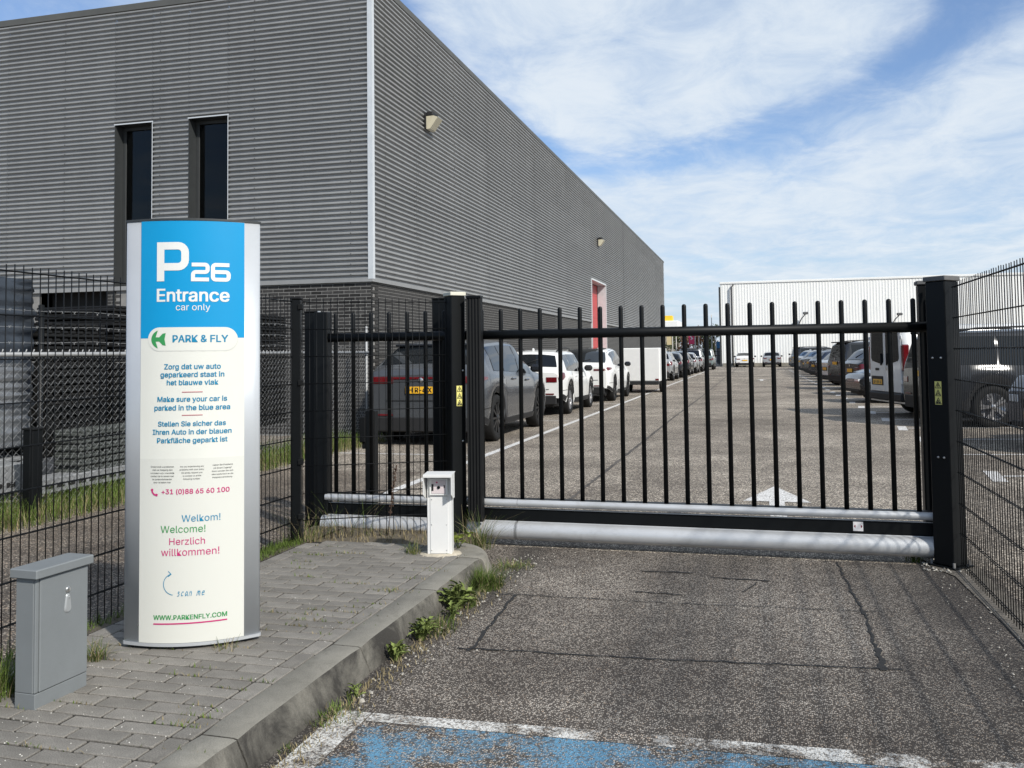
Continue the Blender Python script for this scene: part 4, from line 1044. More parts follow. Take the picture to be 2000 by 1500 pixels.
    for sgn in (1, -1):
        w = MB(); side_patch(w, .0, tl, lambda x: zl0+.10*(x/tl)**1.0*(zl1-zl0)/.2, lambda x: zl1-.02*(x/tl), sgn, .010, 6, 3)
        y0 = half(0)*.95; y1 = half(0)*P.get('tail_in', .60); w.box(OX-.014, OX+.01, min(sgn*y0, sgn*y1), max(sgn*y0, sgn*y1), zl0, zl0+(zl1-zl0)*P.get('tail_h', .5), .006)
        w.build('tail_light', RED_LAMP, t)
        if not P.get('no_head'):
            zh = P.get('head', (.66, .80)); w = MB(); side_patch(w, L-.55, L-.10, lambda x: min(zh[0], ztop(x)-.2), lambda x: min(zh[1], ztop(x)-.075), sgn, .010, 6, 3)
            w.box(OX+L-.02, OX+L+.008, min(sgn*W*.44, sgn*W*.68), max(sgn*W*.44, sgn*W*.68), zh[0], min(zh[1], ztop(L)-.05), .006); w.build('headlight', CLEAR_LAMP, t)
        if P.get('mirror'):
            xm = P['mirror']; zm = zbelt(xm)+.05
            m_ = MB().box(OX+xm-.08, OX+xm+.10, min(sgn*(W*.97), sgn*(W*.97+.20)), max(sgn*(W*.97), sgn*(W*.97+.20)), zm, zm+.15, .045).build('mirror', P.get('mirror_mat', PLASTIC), t)
        for xh in P.get('handles', []):
            z = zbelt(xh)-.10; y = yat(xh, z)
            MB().box(OX+xh-.11, OX+xh+.11, min(sgn*(y-.01), sgn*(y+.028)), max(sgn*(y-.01), sgn*(y+.028)), z-.018, z+.018, .012).build('door_handle', paint, t)
        for xd in P.get('seams', []):
            w = MB(); side_patch(w, xd, xd+.010, lambda x: zlow(x)+.10, lambda x: zbelt(x)-.005, sgn, .003, 1, 6); w.build('door_seam', INK_BLACK, t)
    if P.get('light_bar'): MB().box(OX-.012, OX+.01, -half(0)*.62, half(0)*.62, zl1-.045, zl1-.005, .004).build('light_bar', RED_LAMP, t)
    zp = P['plate']; MB().box(OX-.018, OX+.01, -.30, .30, zp-.085, zp+.075, .006).build('plate_recess', PLASTIC, t) if P.get('plate_dark') else None
    pl = MB().box(OX-.024, OX-.0185, -.26, .26, zp-.055, zp+.055, .004).build('number_plate', PLATE, t)
    MB().box(OX-.0245, OX-.0242, .215, .256, zp-.050, zp+.050).build('plate_band', PLATE_BLUE, pl)
    if P.get('plate_text'): text_mb(P['plate_text'], -.20, .19, zp-.036, lambda u, v, e=0.0: (OX-.0252-e, -u, v), .6, 1.0).build('lettering', INK_BLACK, pl)
    if not P.get('no_front_plate'): MB().box(OX+L+.002, OX+L+.010, -.26, .26, .42, .53, .004).build('number_plate', PLATE, t)
    zb = P.get('bumper', (.30, .50)); MB().box(OX-.012, OX+.06, -half(0)*.93, half(0)*.93, zb[0], zb[1], .02).build('rear_bumper', P.get('bumper_mat', PLASTIC), t)
    MB().box(OX+L-.05, OX+L+.006, -half(L)*.90, half(L)*.90, .30, .40, .02).box(OX+L-.04, OX+L+.005, -half(L)*.50, half(L)*.50, .56, min(.72, ztop(L)-.06), .02).build('grille', PLASTIC, t)
    for sgn in (1, -1):                                      # bumper reflectors and tailgate cut
        y0, y1 = sorted((sgn*half(0)*.55, sgn*half(0)*.86)); MB().box(OX-.0165, OX-.0115, y0, y1, zb[1]+.015, zb[1]+.045, .002).build('reflector', RED_LAMP, t)
        w = MB(); side_patch(w, .02, .62, lambda x: zb[1]+.10+.02*x, lambda x: zb[1]+.112+.02*x, sgn, .003, 6, 1); w.build('bumper_seam', INK_BLACK, t)
    MB().lathe([(.0001, -.016), (.035, -.014), (.04, -.01)], 16, 'X', (OX, 0, zp+.16)).build('badge', STEEL, t)
    if P.get('rear_glass'):
        xg = P['rear_glass'][0]+.05; MB().tube([(OX+xg-.02, .02, ztop(xg)+.02), (OX+xg+.10, -.30, ztop(xg+.10)+.025)], .010, 5).build('rear_wiper', PLASTIC, t)
    if P.get('spoiler'):
        xs0, zs0 = P['spoiler']; MB().box(OX+xs0-.10, OX+xs0+.20, -W*.70, W*.70, zs0-.03, zs0+.012, .012).build('spoiler', P.get('spoiler_mat', PLASTIC), t)
    if P.get('rails'):
        a, c = P['rails']
        for sgn in (1, -1):
            y = section((a+c)/2)[8][0]*.98
            MB().tube([(OX+a+(c-a)*i/6, sgn*y, ztop(a+(c-a)*i/6)+(.045 if 0 < i < 6 else .0)) for i in range(7)], .018, 6).build('roof_rail', P.get('rail_mat', PLASTIC), t)
    if P.get('antenna'): MB().box(OX+P['antenna']-.07, OX+P['antenna']+.06, -.02, .02, ztop(P['antenna']), ztop(P['antenna'])+.075, .02).build('antenna', paint, t)
    if P.get('tail_seam'): MB().box(OX-.0105, OX+.0, -half(0)*.70, half(0)*.70, P['tail_seam']-.008, P['tail_seam']+.004).build('tailgate_seam', INK_BLACK, t)
    return t
def paintmat(name, col, metal=0.0, rough=0.22): return mat(name, col, rough, metal=metal, spec=0.5, coat=0.45, var=.03, vscale=2)
P_GREY = paintmat('grey_car_paint', (.062, .067, .074), .15); P_WHITE = paintmat('white_car_paint', (.74, .745, .73)); P_BLACK = paintmat('black_car_paint', (.010, .011, .013))
P_DARK = paintmat('dark_grey_car_paint', (.024, .026, .030), .15); P_SILVER = paintmat('silver_car_paint', (.42, .43, .44), .5); P_BLUE = paintmat('dark_blue_car_paint', (.020, .030, .055), .2); P_TEAL = paintmat('pale_teal_car_paint', (.22, .27, .27), .3); P_VAN = paintmat('van_white_paint', (.70, .705, .70))
SPEC = {
 'big_suv': dict(L=5.0, W=2.0, r=.385, xr=1.0, xf=4.0, top=[(0, 1.10), (.06, 1.21), (.20, 1.27), (.72, 1.60), (.95, 1.665), (2.0, 1.71), (2.75, 1.69), (3.05, 1.60), (3.85, 1.13), (4.3, 1.06), (4.85, .93), (5.0, .76)], belt=[(0, 1.12), (.5, 1.16), (2, 1.11), (3.9, 1.02), (5, .86)],
   windows=[(.92, 1.52), (1.56, 2.50), (2.56, 3.45)], wtop=1.60, rear_glass=(.24, .68), screen=(2.95, 3.78), tail=(.99, 1.10), tail_len=.45, tail_in=.55, tail_h=1.0, light_bar=True, plate=.885, plate_text='H R-4 X', plate_dark=False, bumper=(.22, .46), mirror=3.35, mirror_mat=P_BLACK, handles=[2.05, 3.0], seams=[1.55, 2.53, 3.55], spokes=10, rim=RIM_BLACK, spoiler=(.74, 1.615), spoiler_mat=P_BLACK, clad_h=.10, tail_seam=.72, antenna=1.1),
 'small_suv': dict(L=4.45, W=1.80, r=.345, xr=.85, xf=3.61, top=[(0, 1.00), (.06, 1.06), (.14, 1.10), (.42, 1.45), (.55, 1.50), (1.6, 1.545), (2.3, 1.52), (2.6, 1.42), (3.25, 1.06), (3.7, .99), (4.3, .88), (4.45, .72)], belt=[(0, 1.04), (1.5, .99), (3.2, .93), (4.4, .80)],
   windows=[(.62, 1.10), (1.14, 1.98), (2.04, 2.88)], wtop=1.43, rear_glass=(.17, .40), screen=(2.52, 3.2), tail=(.78, 1.02), tail_len=.30, tail_in=.62, plate=.80, plate_dark=False, bumper=(.26, .48), mirror=2.78, handles=[1.55, 2.45], seams=[1.12, 2.0, 2.95], spokes=5, rails=(.65, 2.35), antenna=.75, clad_h=.12, tail_seam=.62),
 'electric': dict(L=4.75, W=1.92, r=.352, xr=.92, xf=3.81, top=[(0, 1.02), (.05, 1.10), (.16, 1.155), (.85, 1.48), (1.2, 1.575), (1.9, 1.625), (2.5, 1.60), (2.9, 1.49), (3.75, 1.05), (4.2, .96), (4.6, .80), (4.75, .66)], belt=[(0, 1.10), (.8, 1.10), (2, 1.02), (3.7, .95), (4.7, .76)],
   windows=[(.95, 1.45), (1.49, 2.35), (2.41, 3.35)], wtop=1.52, rear_glass=(.20, .92), screen=(2.75, 3.68), roof_panel=(.93, 2.74), tail=(.93, 1.04), tail_len=.38, tail_in=.55, plate=.76, plate_dark=False, bumper=(.24, .46), mirror=3.15, mirror_mat=P_BLACK, handles=[1.8, 2.75], seams=[1.47, 2.38, 3.4], spokes=5, rim=RIM_BLACK, clad_h=.09, tail_seam=.66),
 'hatch': dict(L=4.2, W=1.78, r=.32, xr=.75, xf=3.36, top=[(0, .92), (.05, 1.0), (.12, 1.04), (.45, 1.40), (.65, 1.45), (1.5, 1.48), (2.1, 1.45), (2.4, 1.35), (3.05, 1.0), (3.5, .93), (4.05, .80), (4.2, .66)], belt=[(0, .98), (1.5, .95), (3, .90), (4.1, .75)],
   windows=[(.60, .98), (1.02, 1.80), (1.86, 2.70)], wtop=1.37, rear_glass=(.15, .42), screen=(2.3, 3.0), tail=(.78, .96), tail_len=.28, tail_in=.64, plate=.70, plate_dark=True, bumper=(.26, .44), mirror=2.6, handles=[1.4, 2.25], seams=[1.0, 1.83], spokes=5),
 'sedan': dict(L=4.7, W=1.82, r=.33, xr=.95, xf=3.8, top=[(0, .86), (.04, .98), (.15, 1.03), (.55, 1.06), (1.35, 1.38), (1.7, 1.43), (2.3, 1.45), (2.7, 1.40), (3.0, 1.30), (3.6, .98), (4.1, .91), (4.55, .78), (4.7, .64)], belt=[(0, .96), (1.5, .95), (3.4, .90), (4.6, .74)],
   windows=[(1.05, 1.35), (1.4, 2.2), (2.26, 3.15)], wtop=1.34, rear_glass=(.66, 1.32), screen=(2.85, 3.55), tail=(.74, .90), tail_len=.36, tail_in=.55, plate=.66, plate_dark=False, bumper=(.24, .42), mirror=3.0, handles=[1.75, 2.65], seams=[1.37, 2.23], spokes=5),
 'rugged': dict(L=4.6, W=1.9, r=.38, xr=.9, xf=3.62, tumble=.13, top=[(0, 1.05), (.03, 1.12), (.06, 1.25), (.16, 1.70), (.3, 1.76), (1.8, 1.80), (2.6, 1.77), (2.85, 1.65), (3.2, 1.16), (3.5, 1.12), (4.4, 1.05), (4.6, .8)], belt=[(0, 1.13), (2, 1.10), (3.1, 1.06), (4.5, .95)],
   windows=[(.35, 1.0), (1.06, 1.95), (2.02, 2.85)], wtop=1.67, rear_glass=(.045, .155), screen=(2.8, 3.18), tail=(.80, 1.02), tail_len=.2, tail_in=.72, plate=.98, plate_dark=False, bumper=(.30, .55), mirror=2.75, spokes=5, rails=(.4, 2.4), clad_h=.16, light_bar=False, spoiler=(.2, 1.77)),
}
SPEC['sedan_plain'] = dict(SPEC['sedan'], no_front_plate=True)
def car(kind, paint, x, y, rz, label, group=None, text=None, flat=None):
    key = (kind, paint.name, text)
    if key in CARS: o = copy_tree(CARS[key])
    else:
        P = dict(SPEC[kind])
        if text: P['plate_text'] = text
        o = CARS[key] = make_car(kind, P, paint)
    o.location = (x, y, 0); o.rotation_euler = (0, 0, rz); tag(o, label, 'car', group); return o
LEFT, RIGHT = 'cars parked nose to tail along the left line', 'cars parked side by side in the right-hand bays'
N = R_(90)
car('big_suv', P_GREY, -5.15, 15.95, N, 'large grey SUV parked closest to the gate, its yellow plate behind the mesh', LEFT)
car('small_suv', P_WHITE, -5.20, 22.65, N, 'white compact SUV with roof rails parked in front of the large grey SUV', LEFT)
car('electric', P_WHITE, -5.10, 28.75, N, 'white crossover with a black glass roof ahead of the white compact SUV', LEFT)
car('small_suv', P_SILVER, -5.02, 48.9, N, 'silver-grey SUV parked just beyond the white box trailer', LEFT)
car('hatch', P_DARK, -4.98, 54.6, N, 'dark hatchback parked beyond the silver-grey SUV', LEFT)
car('small_suv', P_DARK, -4.94, 60.1, N, 'dark SUV with red tail lights, third car beyond the trailer', LEFT)
car('hatch', P_SILVER, -4.86, 65.6, N, 'silver hatchback, fourth car beyond the trailer', LEFT)
car('rugged', P_SILVER, -4.8, 71.2, N, 'boxy silver car parked just before the pale teal one', LEFT)
car('rugged', P_TEAL, -4.35, 79.5, N, 'boxy pale teal car at the far end of the left line', LEFT)
car('sedan', P_WHITE, -1.05, 93.0-.9, N, 'white saloon backed against the white warehouse, left of the three', 'cars parked against the white warehouse')
car('hatch', P_SILVER, 1.5, 93.6-1.5, N, 'silver hatchback between the white saloon and the black SUV at the far end', 'cars parked against the white warehouse')
car('rugged', P_BLACK, 4.2, 92.4-1, N, 'tall black SUV with a yellow plate at the far end, beside the silver hatchback', 'cars parked against the white warehouse')
A = R_(14)
def bay(kind, paint, xe, yc, label, nose_out=False, text=None, dx=0):
    L = SPEC[kind]['L']; rz = A+(math.pi if nose_out else 0)
    return car(kind, paint, xe+math.cos(A)*L/2, yc+math.sin(A)*L/2, rz, label, RIGHT, text)
bay('rugged', P_BLUE, 3.75, 14.1, 'dark blue car parked nose out, closest behind the right mesh fence', True)
bay('rugged', P_DARK, 3.05, 18.75, 'dark grey SUV seen side on through the right mesh fence, nearest to the white van', False)
bay('sedan_plain', P_BLACK, 2.55, 26.8, 'low black car parked nose out, left of the white van', True)
bay('small_suv', P_DARK, 2.95, 31.2, 'dark grey SUV with a long red tail light, just beyond the low black car')
bay('rugged', P_DARK, 2.85, 35.7, 'boxy dark SUV next to the dark grey SUV with the long red tail light')
bay('hatch', P_WHITE, 2.8, 40.2, 'white hatchback next to the boxy dark SUV')
bay('sedan', P_BLACK, 2.9, 44.4, 'black saloon halfway down the right-hand bays, next to the white hatchback')
bay('hatch', P_BLUE, 2.85, 49.0, 'dark blue hatchback in the right-hand bays, beyond the white hatchback')
bay('small_suv', P_BLACK, 2.85, 53.5, 'black SUV in the right-hand bays beyond the dark blue hatchback')
bay('hatch', P_DARK, 2.85, 58.2, 'dark grey hatchback in the far part of the right-hand bays')
bay('small_suv', P_SILVER, 2.8, 63.0, 'silver SUV in the far part of the right-hand bays')
bay('sedan', P_BLACK, 2.9, 68.5, 'black saloon near the far end of the right-hand bays')
bay('rugged', P_DARK, 2.9, 74.5, 'boxy dark car, last but one in the right-hand bays')
bay('hatch', P_BLACK, 2.9, 80.5, 'black hatchback, last in the right-hand bays')

# ---- white van, rear doors towards the aisle
van = thing('parked_van', 'white panel van in the right-hand bays, two dark windows in its rear doors', 'van', (3.0, 20.35, 0), R_(14+0))
VL, VW2, VH = 5.2, .95, 1.98
# local: x forward from the rear face, y from 0 (right side) to 1.9 (left side)
def vsec(x):
    f = 1.0-.05*max(0, (x-3.9)/1.3); zt = smooth_profile([(0, 1.93), (.1, 1.97), (3.5, 1.96), (3.9, 1.86), (4.6, 1.15), (5.1, .98), (5.2, .7)], x)
    zl = .30
    for xw in (.95, 4.15):
        d = abs(x-xw)
        if d < .40: zl = max(zl, .33+math.sqrt(.16-d*d))
    w = VW2*f; tb = w*(1-.13*max(0, min(1, (zt-1.1)/.85)))
    p = [(w, zl), (w, .95), (w*.985, min(1.1, zt-.05)), (tb+.01, max(min(1.1, zt-.05), zt-.12)), (tb*.92, zt-.02), (0, zt+.02)]
    return p
b = MB(); rows = []
for x in sorted(set(list(np.linspace(0, 5.2, 40))+[xw+.40*math.cos(R_(a)) for xw in (.95, 4.15) for a in range(0, 181, 15)])):
    s = vsec(x); rows.append([(x, .95+y, z) for y, z in s]+[(x, .95-y, z) for y, z in s[-2::-1]])
b.grid(rows); n = len(rows[0]); b.face(range(n)); b.face([(len(rows)-1)*n+n-1-k for k in range(n)])
b.build('body', P_VAN, van)
for name, y0, y1, w0, w1, lt in (('left', .955, 1.80, 1.02, 1.70, 1), ('right', .10, .945, .20, .88, 0)):
    dr = MB().box(-.035, -.002, y0, y1, .52, 1.90, .02).build('rear_door', P_VAN, van)
    bb = MB(); poly = [(w0, 1.83), (w1, 1.83), (w1+.02*(1 if lt else 0), 1.24), (w1-.08, 1.17), (w0+.08, 1.14 if not lt else 1.17), (w0-.02*(0 if lt else 1), 1.24)]
    if lt: poly = [(1.02, 1.83), (1.68, 1.83), (1.72, 1.26), (1.66, 1.20), (1.10, 1.12), (1.02, 1.18)]
    else: poly = [(.22, 1.83), (.88, 1.83), (.88, 1.18), (.80, 1.12), (.24, 1.20), (.18, 1.26)]
    i = bb.add([(-.040, y, z) for y, z in poly]); j = bb.add([(-.034, y, z) for y, z in poly]); q = len(poly)
    bb.face([i+k for k in range(q)]); [bb.face((i+k, j+k, j+(k+1) % q, i+(k+1) % q)) for k in range(q)]
    bb.build('window', CARGLASS, dr)
    MB().box(-.045, -.036, (y0+y1)/2-.10, (y0+y1)/2+.10, .985, 1.04, .01).build('handle', PLASTIC, dr) if lt else MB().lathe([(.0001, -.045), (.045, -.044), (.05, -.036)], 14, 'X', (0, .87, 1.04)).build('emblem', STEEL, dr)
    MB().box(-.075, -.041, (w0+w1)/2-.012+.25*(-1 if lt else 1), (w0+w1)/2+.012+.25*(-1 if lt else 1), 1.10, 1.36, .005).build('wiper', PLASTIC, dr)
    for z in (.75, 1.70): MB().box(-.05, -.02, (1.78 if lt else .02), (1.88 if lt else .12), z-.04, z+.04, .01).build('hinge', P_VAN, van)
MB().box(-.046, -.0355, 1.06, 1.70, .66, .86, .01).build('plate_recess', PLASTIC, van)
vp = MB().box(-.052, -.0465, 1.10, 1.62, .68, .79, .004).build('number_plate', PLATE, van)
text_mb('GP-059-R', 0, .42, .700, lambda u, v, e=0.0: (-.0525-e, 1.57-u, v), .5).build('lettering', INK_BLACK, vp)
for y0, y1 in ((.0, .10), (1.81, 1.90)): MB().box(-.03, .12, y0-.004, y1+.004, .98, 1.55, .025).build('tail_light', RED_LAMP, van)
MB().box(-.09, .25, -.01, 1.91, .34, .515, .03).box(-.012, .5, -.012, .05, .515, .97, .01).build('rear_bumper', PLASTIC, van)
MB().box(.2, 5.0, .2, 1.7, .25, .8).build('underbody', PLASTIC, van)
for x, y in ((.95, .0), (.95, 1.9), (4.15, 0), (4.15, 1.9)):
    sg = 1 if y > 1 else -1
    w = MB().lathe([(.2, -.02), (.27, 0), (.32, -.01), (.335, -.03), (.335, -.20), (.3, -.22)], 28, 'Y').build('wheel', TYRE, van, (x, y-sg*.01, .335), 0 if sg > 0 else math.pi)
    MB().lathe([(.215, -.012), (.20, -.05), (.0001, -.03)], 28, 'Y').build('rim', RIM_SILVER, w)
# ---- white box trailer
tr = thing('box_trailer', 'small white box trailer on low wheels between the white crossover and the silver-grey SUV', 'trailer', (-4.0, 32.6, 0), R_(90))
MB().box(0, 2.6, -.66, .66, .42, 1.63, .02).build('box', WHITE_POWDER, tr)
for y0, y1 in ((-.64, -.006), (.006, .64)): MB().box(-.02, -.001, y0, y1, .45, 1.60, .006).build('rear_door', WHITE_POWDER, tr)
MB().box(-.03, 2.9, -.6, .6, .30, .415, .01).box(2.6, 3.7, -.05, .05, .36, .44).build('chassis', PLASTIC, tr)
for sg in (1, -1):
    for x in (.95, 1.6):
        w = MB().lathe([(.15, -.02), (.2, 0), (.27, -.02), (.28, -.15), (.2, -.17)], 24, 'Y').build('wheel', TYRE, tr, (x, sg*.72, .28), 0 if sg > 0 else math.pi)
        MB().lathe([(.16, -.012), (.0001, -.02)], 24, 'Y').build('rim', RIM_SILVER, w)
    MB().box(-.03, -.021, sg*.56-.06, sg*.56+.06, .46, .52).build('tail_light', RED_LAMP, tr)

# ------------------------------------------------------------------ beyond the car park
t = thing('slatted_fence', 'dark green slatted fence behind the cars on the far right', 'fence', (2.6, 30, 0))
GRN = mat('dark_green_slat', (.020, .034, .032), .6, rnd=.3)
sl = MB().box(0, 2.46, -.015, .015, 0, .17, .005).mesh('slat', GRN)
for i in range(7):
    x = 9.2+i*2.5; MB().box(x-.05, x+.05, 29.93, 30.07, 0, 2.72, .005).build('post', GRN, t)
    for k in range(14): link('slat', sl, t, (x+.02, 30.0+random.uniform(-.008, .008), .06+k*.188))
def pole(x, y, h, r, label, name='flagpole', cat='pole', m=None):
    o = MB().lathe([(r*1.2, 0), (r, h*.5), (r*.7, h), (.0001, h+.02)], 8, 'Z').build(name, m or mat('pale_pole', (.50, .47, .42), .6), None, (x, y, 0)); return tag(o, label, cat, 'poles standing beyond the car park')
for x, y, h, lab in ((-10.55, 120, 3.9, 'pale pole beside the cream banner beyond the car park'), (-9.9, 118, 3.9, 'pale pole second from the cream banner'), (-9.2, 121, 4.1, 'pale pole midway between the cream and pink banners'), (-7.62, 120, 4.1, 'pale pole carrying the pink banner'), (-7.2, 121, 4.2, 'pale pole just right of the pink banner'), (-5.7, 125, 6.6, 'tall pale lamp pole before the trees near the white warehouse'), (-5.0, 121, 4.0, 'pale pole closest to the white warehouse corner')): pole(x, y, h, .07, lab)
o = MB().box(-11.3, -10.68, 119.98, 120.02, 2.55, 3.95).build('banner', mat('cream_banner', (.55, .45, .25), .7)); tag(o, 'cream banner hanging beyond the car park, near the grey warehouse corner', 'banner')
ban = MB().box(-8.45, -7.72, 119.98, 120.02, 2.6, 4.35).build('banner', mat('pink_banner', (.62, .04, .12), .6)); tag(ban, 'bright pink banner with white writing on a pole beyond the car park', 'banner')
b = MB(); Pb = lambda u, v: (u, 119.97, v); ribbon([(-8.2, 3.2), (-7.95, 3.35), (-8.2, 3.6), (-7.95, 3.85), (-8.15, 4.1)], .11, Pb, b); b.build('print', INK_WHITE, ban)
yb = thing('office_block', 'distant low building with a yellow sign box on a flat white roof', 'building', (-15.5, 170, 0))
MB().box(-6, 1.3, 0, 8, 0, 6.1).build('wall', mat('far_wall', (.30, .27, .22), .8), yb); MB().box(-6, 1.75, -1, 8, 6.11, 7.5, .1).build('roof_slab', WHITE_SHEET, yb)
MB().box(-2.5, .55, 0, 3, 7.51, 8.5, .05).build('sign_box', mat('yellow_sign', (.80, .52, .03), .5), yb)
bl = thing('blue_container', 'blue container partly hidden by the white warehouse corner', 'container', (-4.5, 121, 0)); MB().box(-.55, 1.5, 0, 2.4, 2.0, 2.9, .05).build('body', mat('container_blue', (.03, .14, .28), .6), bl); MB().box(-.55, 1.5, .1, 2.3, 0, 1.99).build('base', GREYCAP, bl)
hm = MB(); 
t = thing('far_fence', 'thin dark railing across the far side of the car park', 'fence', (0, 104, 0))
for i in range(10): MB().box(-12+i*1.0-.03, -12+i*1.0+.03, -.03, .03, 0, 1.65).build('post', WIRE, t)
for z in (.5, 1.1, 1.6): MB().box(-12, -3, -.02, .02, z-.025, z+.025).build('rail', WIRE, t)
def leaf_cloud(n, rad, cen, size, seed):
    rnd = np.random.RandomState(seed); b = MB()
    lumps = [(rnd.normal(0, 1, 3)*np.array(rad)*.55+np.array(cen), rnd.uniform(.35, .6)) for _ in range(14)]
    for _ in range(n):
        c, s = lumps[rnd.randint(len(lumps))]; d = rnd.normal(0, 1, 3); d /= np.linalg.norm(d); p = c+d*np.array(rad)*s*rnd.uniform(.6, 1.0)
        u = rnd.normal(0, 1, 3); u /= np.linalg.norm(u); w = np.cross(u, d); w /= (np.linalg.norm(w)+1e-6); k = size*rnd.uniform(.6, 1.3)
        b.quad(p-u*k-w*k*.6, p+u*k-w*k*.6, p+u*k+w*k*.6, p-u*k+w*k*.6)
    return b
LEAFM = {k: mat('leaf_'+k, c, .7, rnd=.2, var=.45, vscale=.8) for k, c in (('green', (.050, .068, .018)), ('rust', (.130, .060, .026)), ('olive', (.090, .085, .022)))}
for i, (x, y, h, w, m, lab) in enumerate(((-10.6, 150, 5.6, 1.9, 'rust', 'rust-brown tree behind the poles near the grey warehouse'), (-8.2, 148, 5.6, 1.8, 'rust', 'reddish tree behind the pink banner'), (-6.3, 145, 6.1, 1.7, 'green', 'green tree beyond the car park, right of the pink banner'), (-4.3, 142, 5.9, 1.7, 'olive', 'yellowing tree touching the white warehouse corner'), (-12.8, 152, 5.3, 1.9, 'green', 'green tree partly hidden behind the cream banner'), (-2.2, 150, 5.4, 1.9, 'green', 'green tree mostly hidden behind the white warehouse'))):
    t = thing('tree', lab, 'tree', (x, y, 0), 0, 'trees beyond the car park')
    MB().tube([(0, 0, 0), (.1, 0, h*.5), (.0, .1, h*.8)], [.16, .11, .05], 7).tube([(.1, 0, h*.45), (.6, .1, h*.75)], [.07, .03], 5).tube([(.08, 0, h*.4), (-.6, -.1, h*.7)], [.07, .03], 5).build('trunk', mat('bark', (.06, .048, .036), .9), t)
    leaf_cloud(1500, (w, w, h*.36), (0, 0, h*.62), .11, 40+i).build('crown', LEAFM[m], t)
hg = leaf_cloud(2600, (7.5, .9, .9), (-8, 0, .9), .12, 77); o = hg.build('hedge', LEAFM['green'], None, (0, 135, 0)); tag(o, 'low dark hedge running behind the poles beyond the car park', 'hedge')

# ------------------------------------------------------------------ plants
def blade(b, x, y, z, h, lean, ang, w, n=4):
    c, s = math.cos(ang), math.sin(ang); prev = None
    for i in range(n+1):
        f = i/n; d = lean*h*f**1.7; zz = z+h*f*(1-.28*lean*f); k = w*(1-f)**.8+.0003
        e = b.add([(x+c*d-s*k, y+s*d+c*k, zz), (x+c*d+s*k, y+s*d-c*k, zz)])
        if prev is not None: b.face((prev, prev+1, e+1, e), True)
        prev = e
def tuft(name, label, x, y, z, n, h, spread, m=GRASS, dry=0.2, seed=0, lean=1.0, group='grass tufts along the kerb and the fences'):
    random.seed(seed); t = thing(name, label, 'grass', (x, y, z), 0, group)
    for mm, k, nm in ((m, int(n*(1-dry)), 'blades'), (DRYGRASS, int(n*dry), 'dry_blades')):
        b = MB()
        for _ in range(k):
            a = random.uniform(0, 6.283); r = spread*random.random()**.7
            blade(b, r*math.cos(a), r*math.sin(a), -.005, h*random.uniform(.45, 1.1), random.uniform(.2, 1.1)*lean, random.uniform(0, 6.283) if random.random() < .4 else a+random.gauss(0, .5), random.uniform(.0011, .0022))
        if k: b.build(nm, mm, t)
    return t
LEAF_MESH = []
for v in range(3):
    random.seed(50+v); b = MB(); rows = []; n = 9
    for i in range(n+1):
        f = i/n; w = .0100*math.sin(math.pi*min(1, f*.93+.06))**.8*(1.0+.55*(1 if i % 2 else -1))*(1.15 if f > .5 else .85); zz = .075*math.sin(f*2.3)*(1-.1*v); x = .145*f*(1-.12*f)
        rows.append([(x, -w, zz+.006), (x, 0, zz-.002), (x, w, zz+.006)])
    b.grid(rows); LEAF_MESH.append(b.mesh('leaf', WEED))
def dandelion(label, x, y, z, n, k, seed):
    random.seed(seed); t = thing('dandelion', label, 'weed', (x, y, z), 0, 'leafy weeds growing at the foot of the kerb')
    for i in range(n):
        o = link('leaf', LEAF_MESH[i % 3], t, (random.gauss(0, .008), random.gauss(0, .015), 0), 0)
        o.rotation_euler = (random.gauss(0, .35), random.uniform(-1.05, -.05), 6.283*i/n+random.gauss(0, .3)); s = k*random.uniform(.6, 1.1); o.scale = (s, s, s)
    return t
dandelion('broad leafy weed at the kerb foot, closest to the camera of the big ones', -1.655, 3.97, 0, 34, .70, 1)
dandelion('leafy weed at the kerb foot just behind the closest big one', -1.650, 4.28, 0, 46, .85, 2)
dandelion('tallest leafy weed clump at the kerb foot, halfway along', -1.655, 4.82, 0, 50, 1.1, 3)
dandelion('leafy weed mixed with dry leaves beside the tallest clump', -1.615, 4.66, 0, 14, .8, 4)
dandelion('small flat weed at the kerb foot above the white painted corner', -1.645, 3.50, 0, 12, .55, 5)
tuft('grass_tuft', 'thick green grass tuft against the kerb near the access column', -1.65, 5.33, 0, 800, .14, .13, dry=.08, seed=1)
tuft('grass_tuft', 'green grass between the tallest weed and the thick tuft at the kerb', -1.66, 4.92, 0, 320, .14, .11, dry=.25, seed=2)
tuft('grass_tuft', 'grass at the kerb foot between the two leafy weeds', -1.65, 4.45, 0, 360, .08, .14, dry=.22, seed=3)
tuft('grass_tuft', 'short grass at the kerb foot below the small flat weed', -1.65, 3.30, 0, 260, .05, .12, dry=.15, seed=4)
tuft('grass_tuft', 'very small grass patch at the kerb foot near the bottom edge', -1.655, 2.98, 0, 60, .03, .05, dry=.2, seed=14)
tuft('grass_tuft', 'low grass around the rounded kerb end', -1.60, 5.86, 0, 260, .06, .14, dry=.4, seed=5)
tuft('grass_tuft', 'long thin grass at the foot of the left gate post', -1.93, 6.16, .06, 170, .30, .11, dry=.35, seed=6, lean=1.2)
tuft('grass_tuft', 'small grass tuft on the pavers between the cabinet and the sign', -2.80, 3.36, .118, 120, .10, .045, dry=.35, seed=7, lean=1.4)
tuft('grass_tuft', 'grass at the left side of the grey cabinet', -2.92, 2.93, .10, 420, .22, .12, dry=.12, seed=8)
tuft('grass_tuft', 'grass at the bottom left corner in front of the cabinet', -2.92, 2.72, .10, 260, .13, .10, dry=.15, seed=18)
tuft('grass_tuft', 'sparse dry grass at the right foot of the sign', -2.33, 3.60, .118, 40, .07, .07, dry=.7, seed=9)
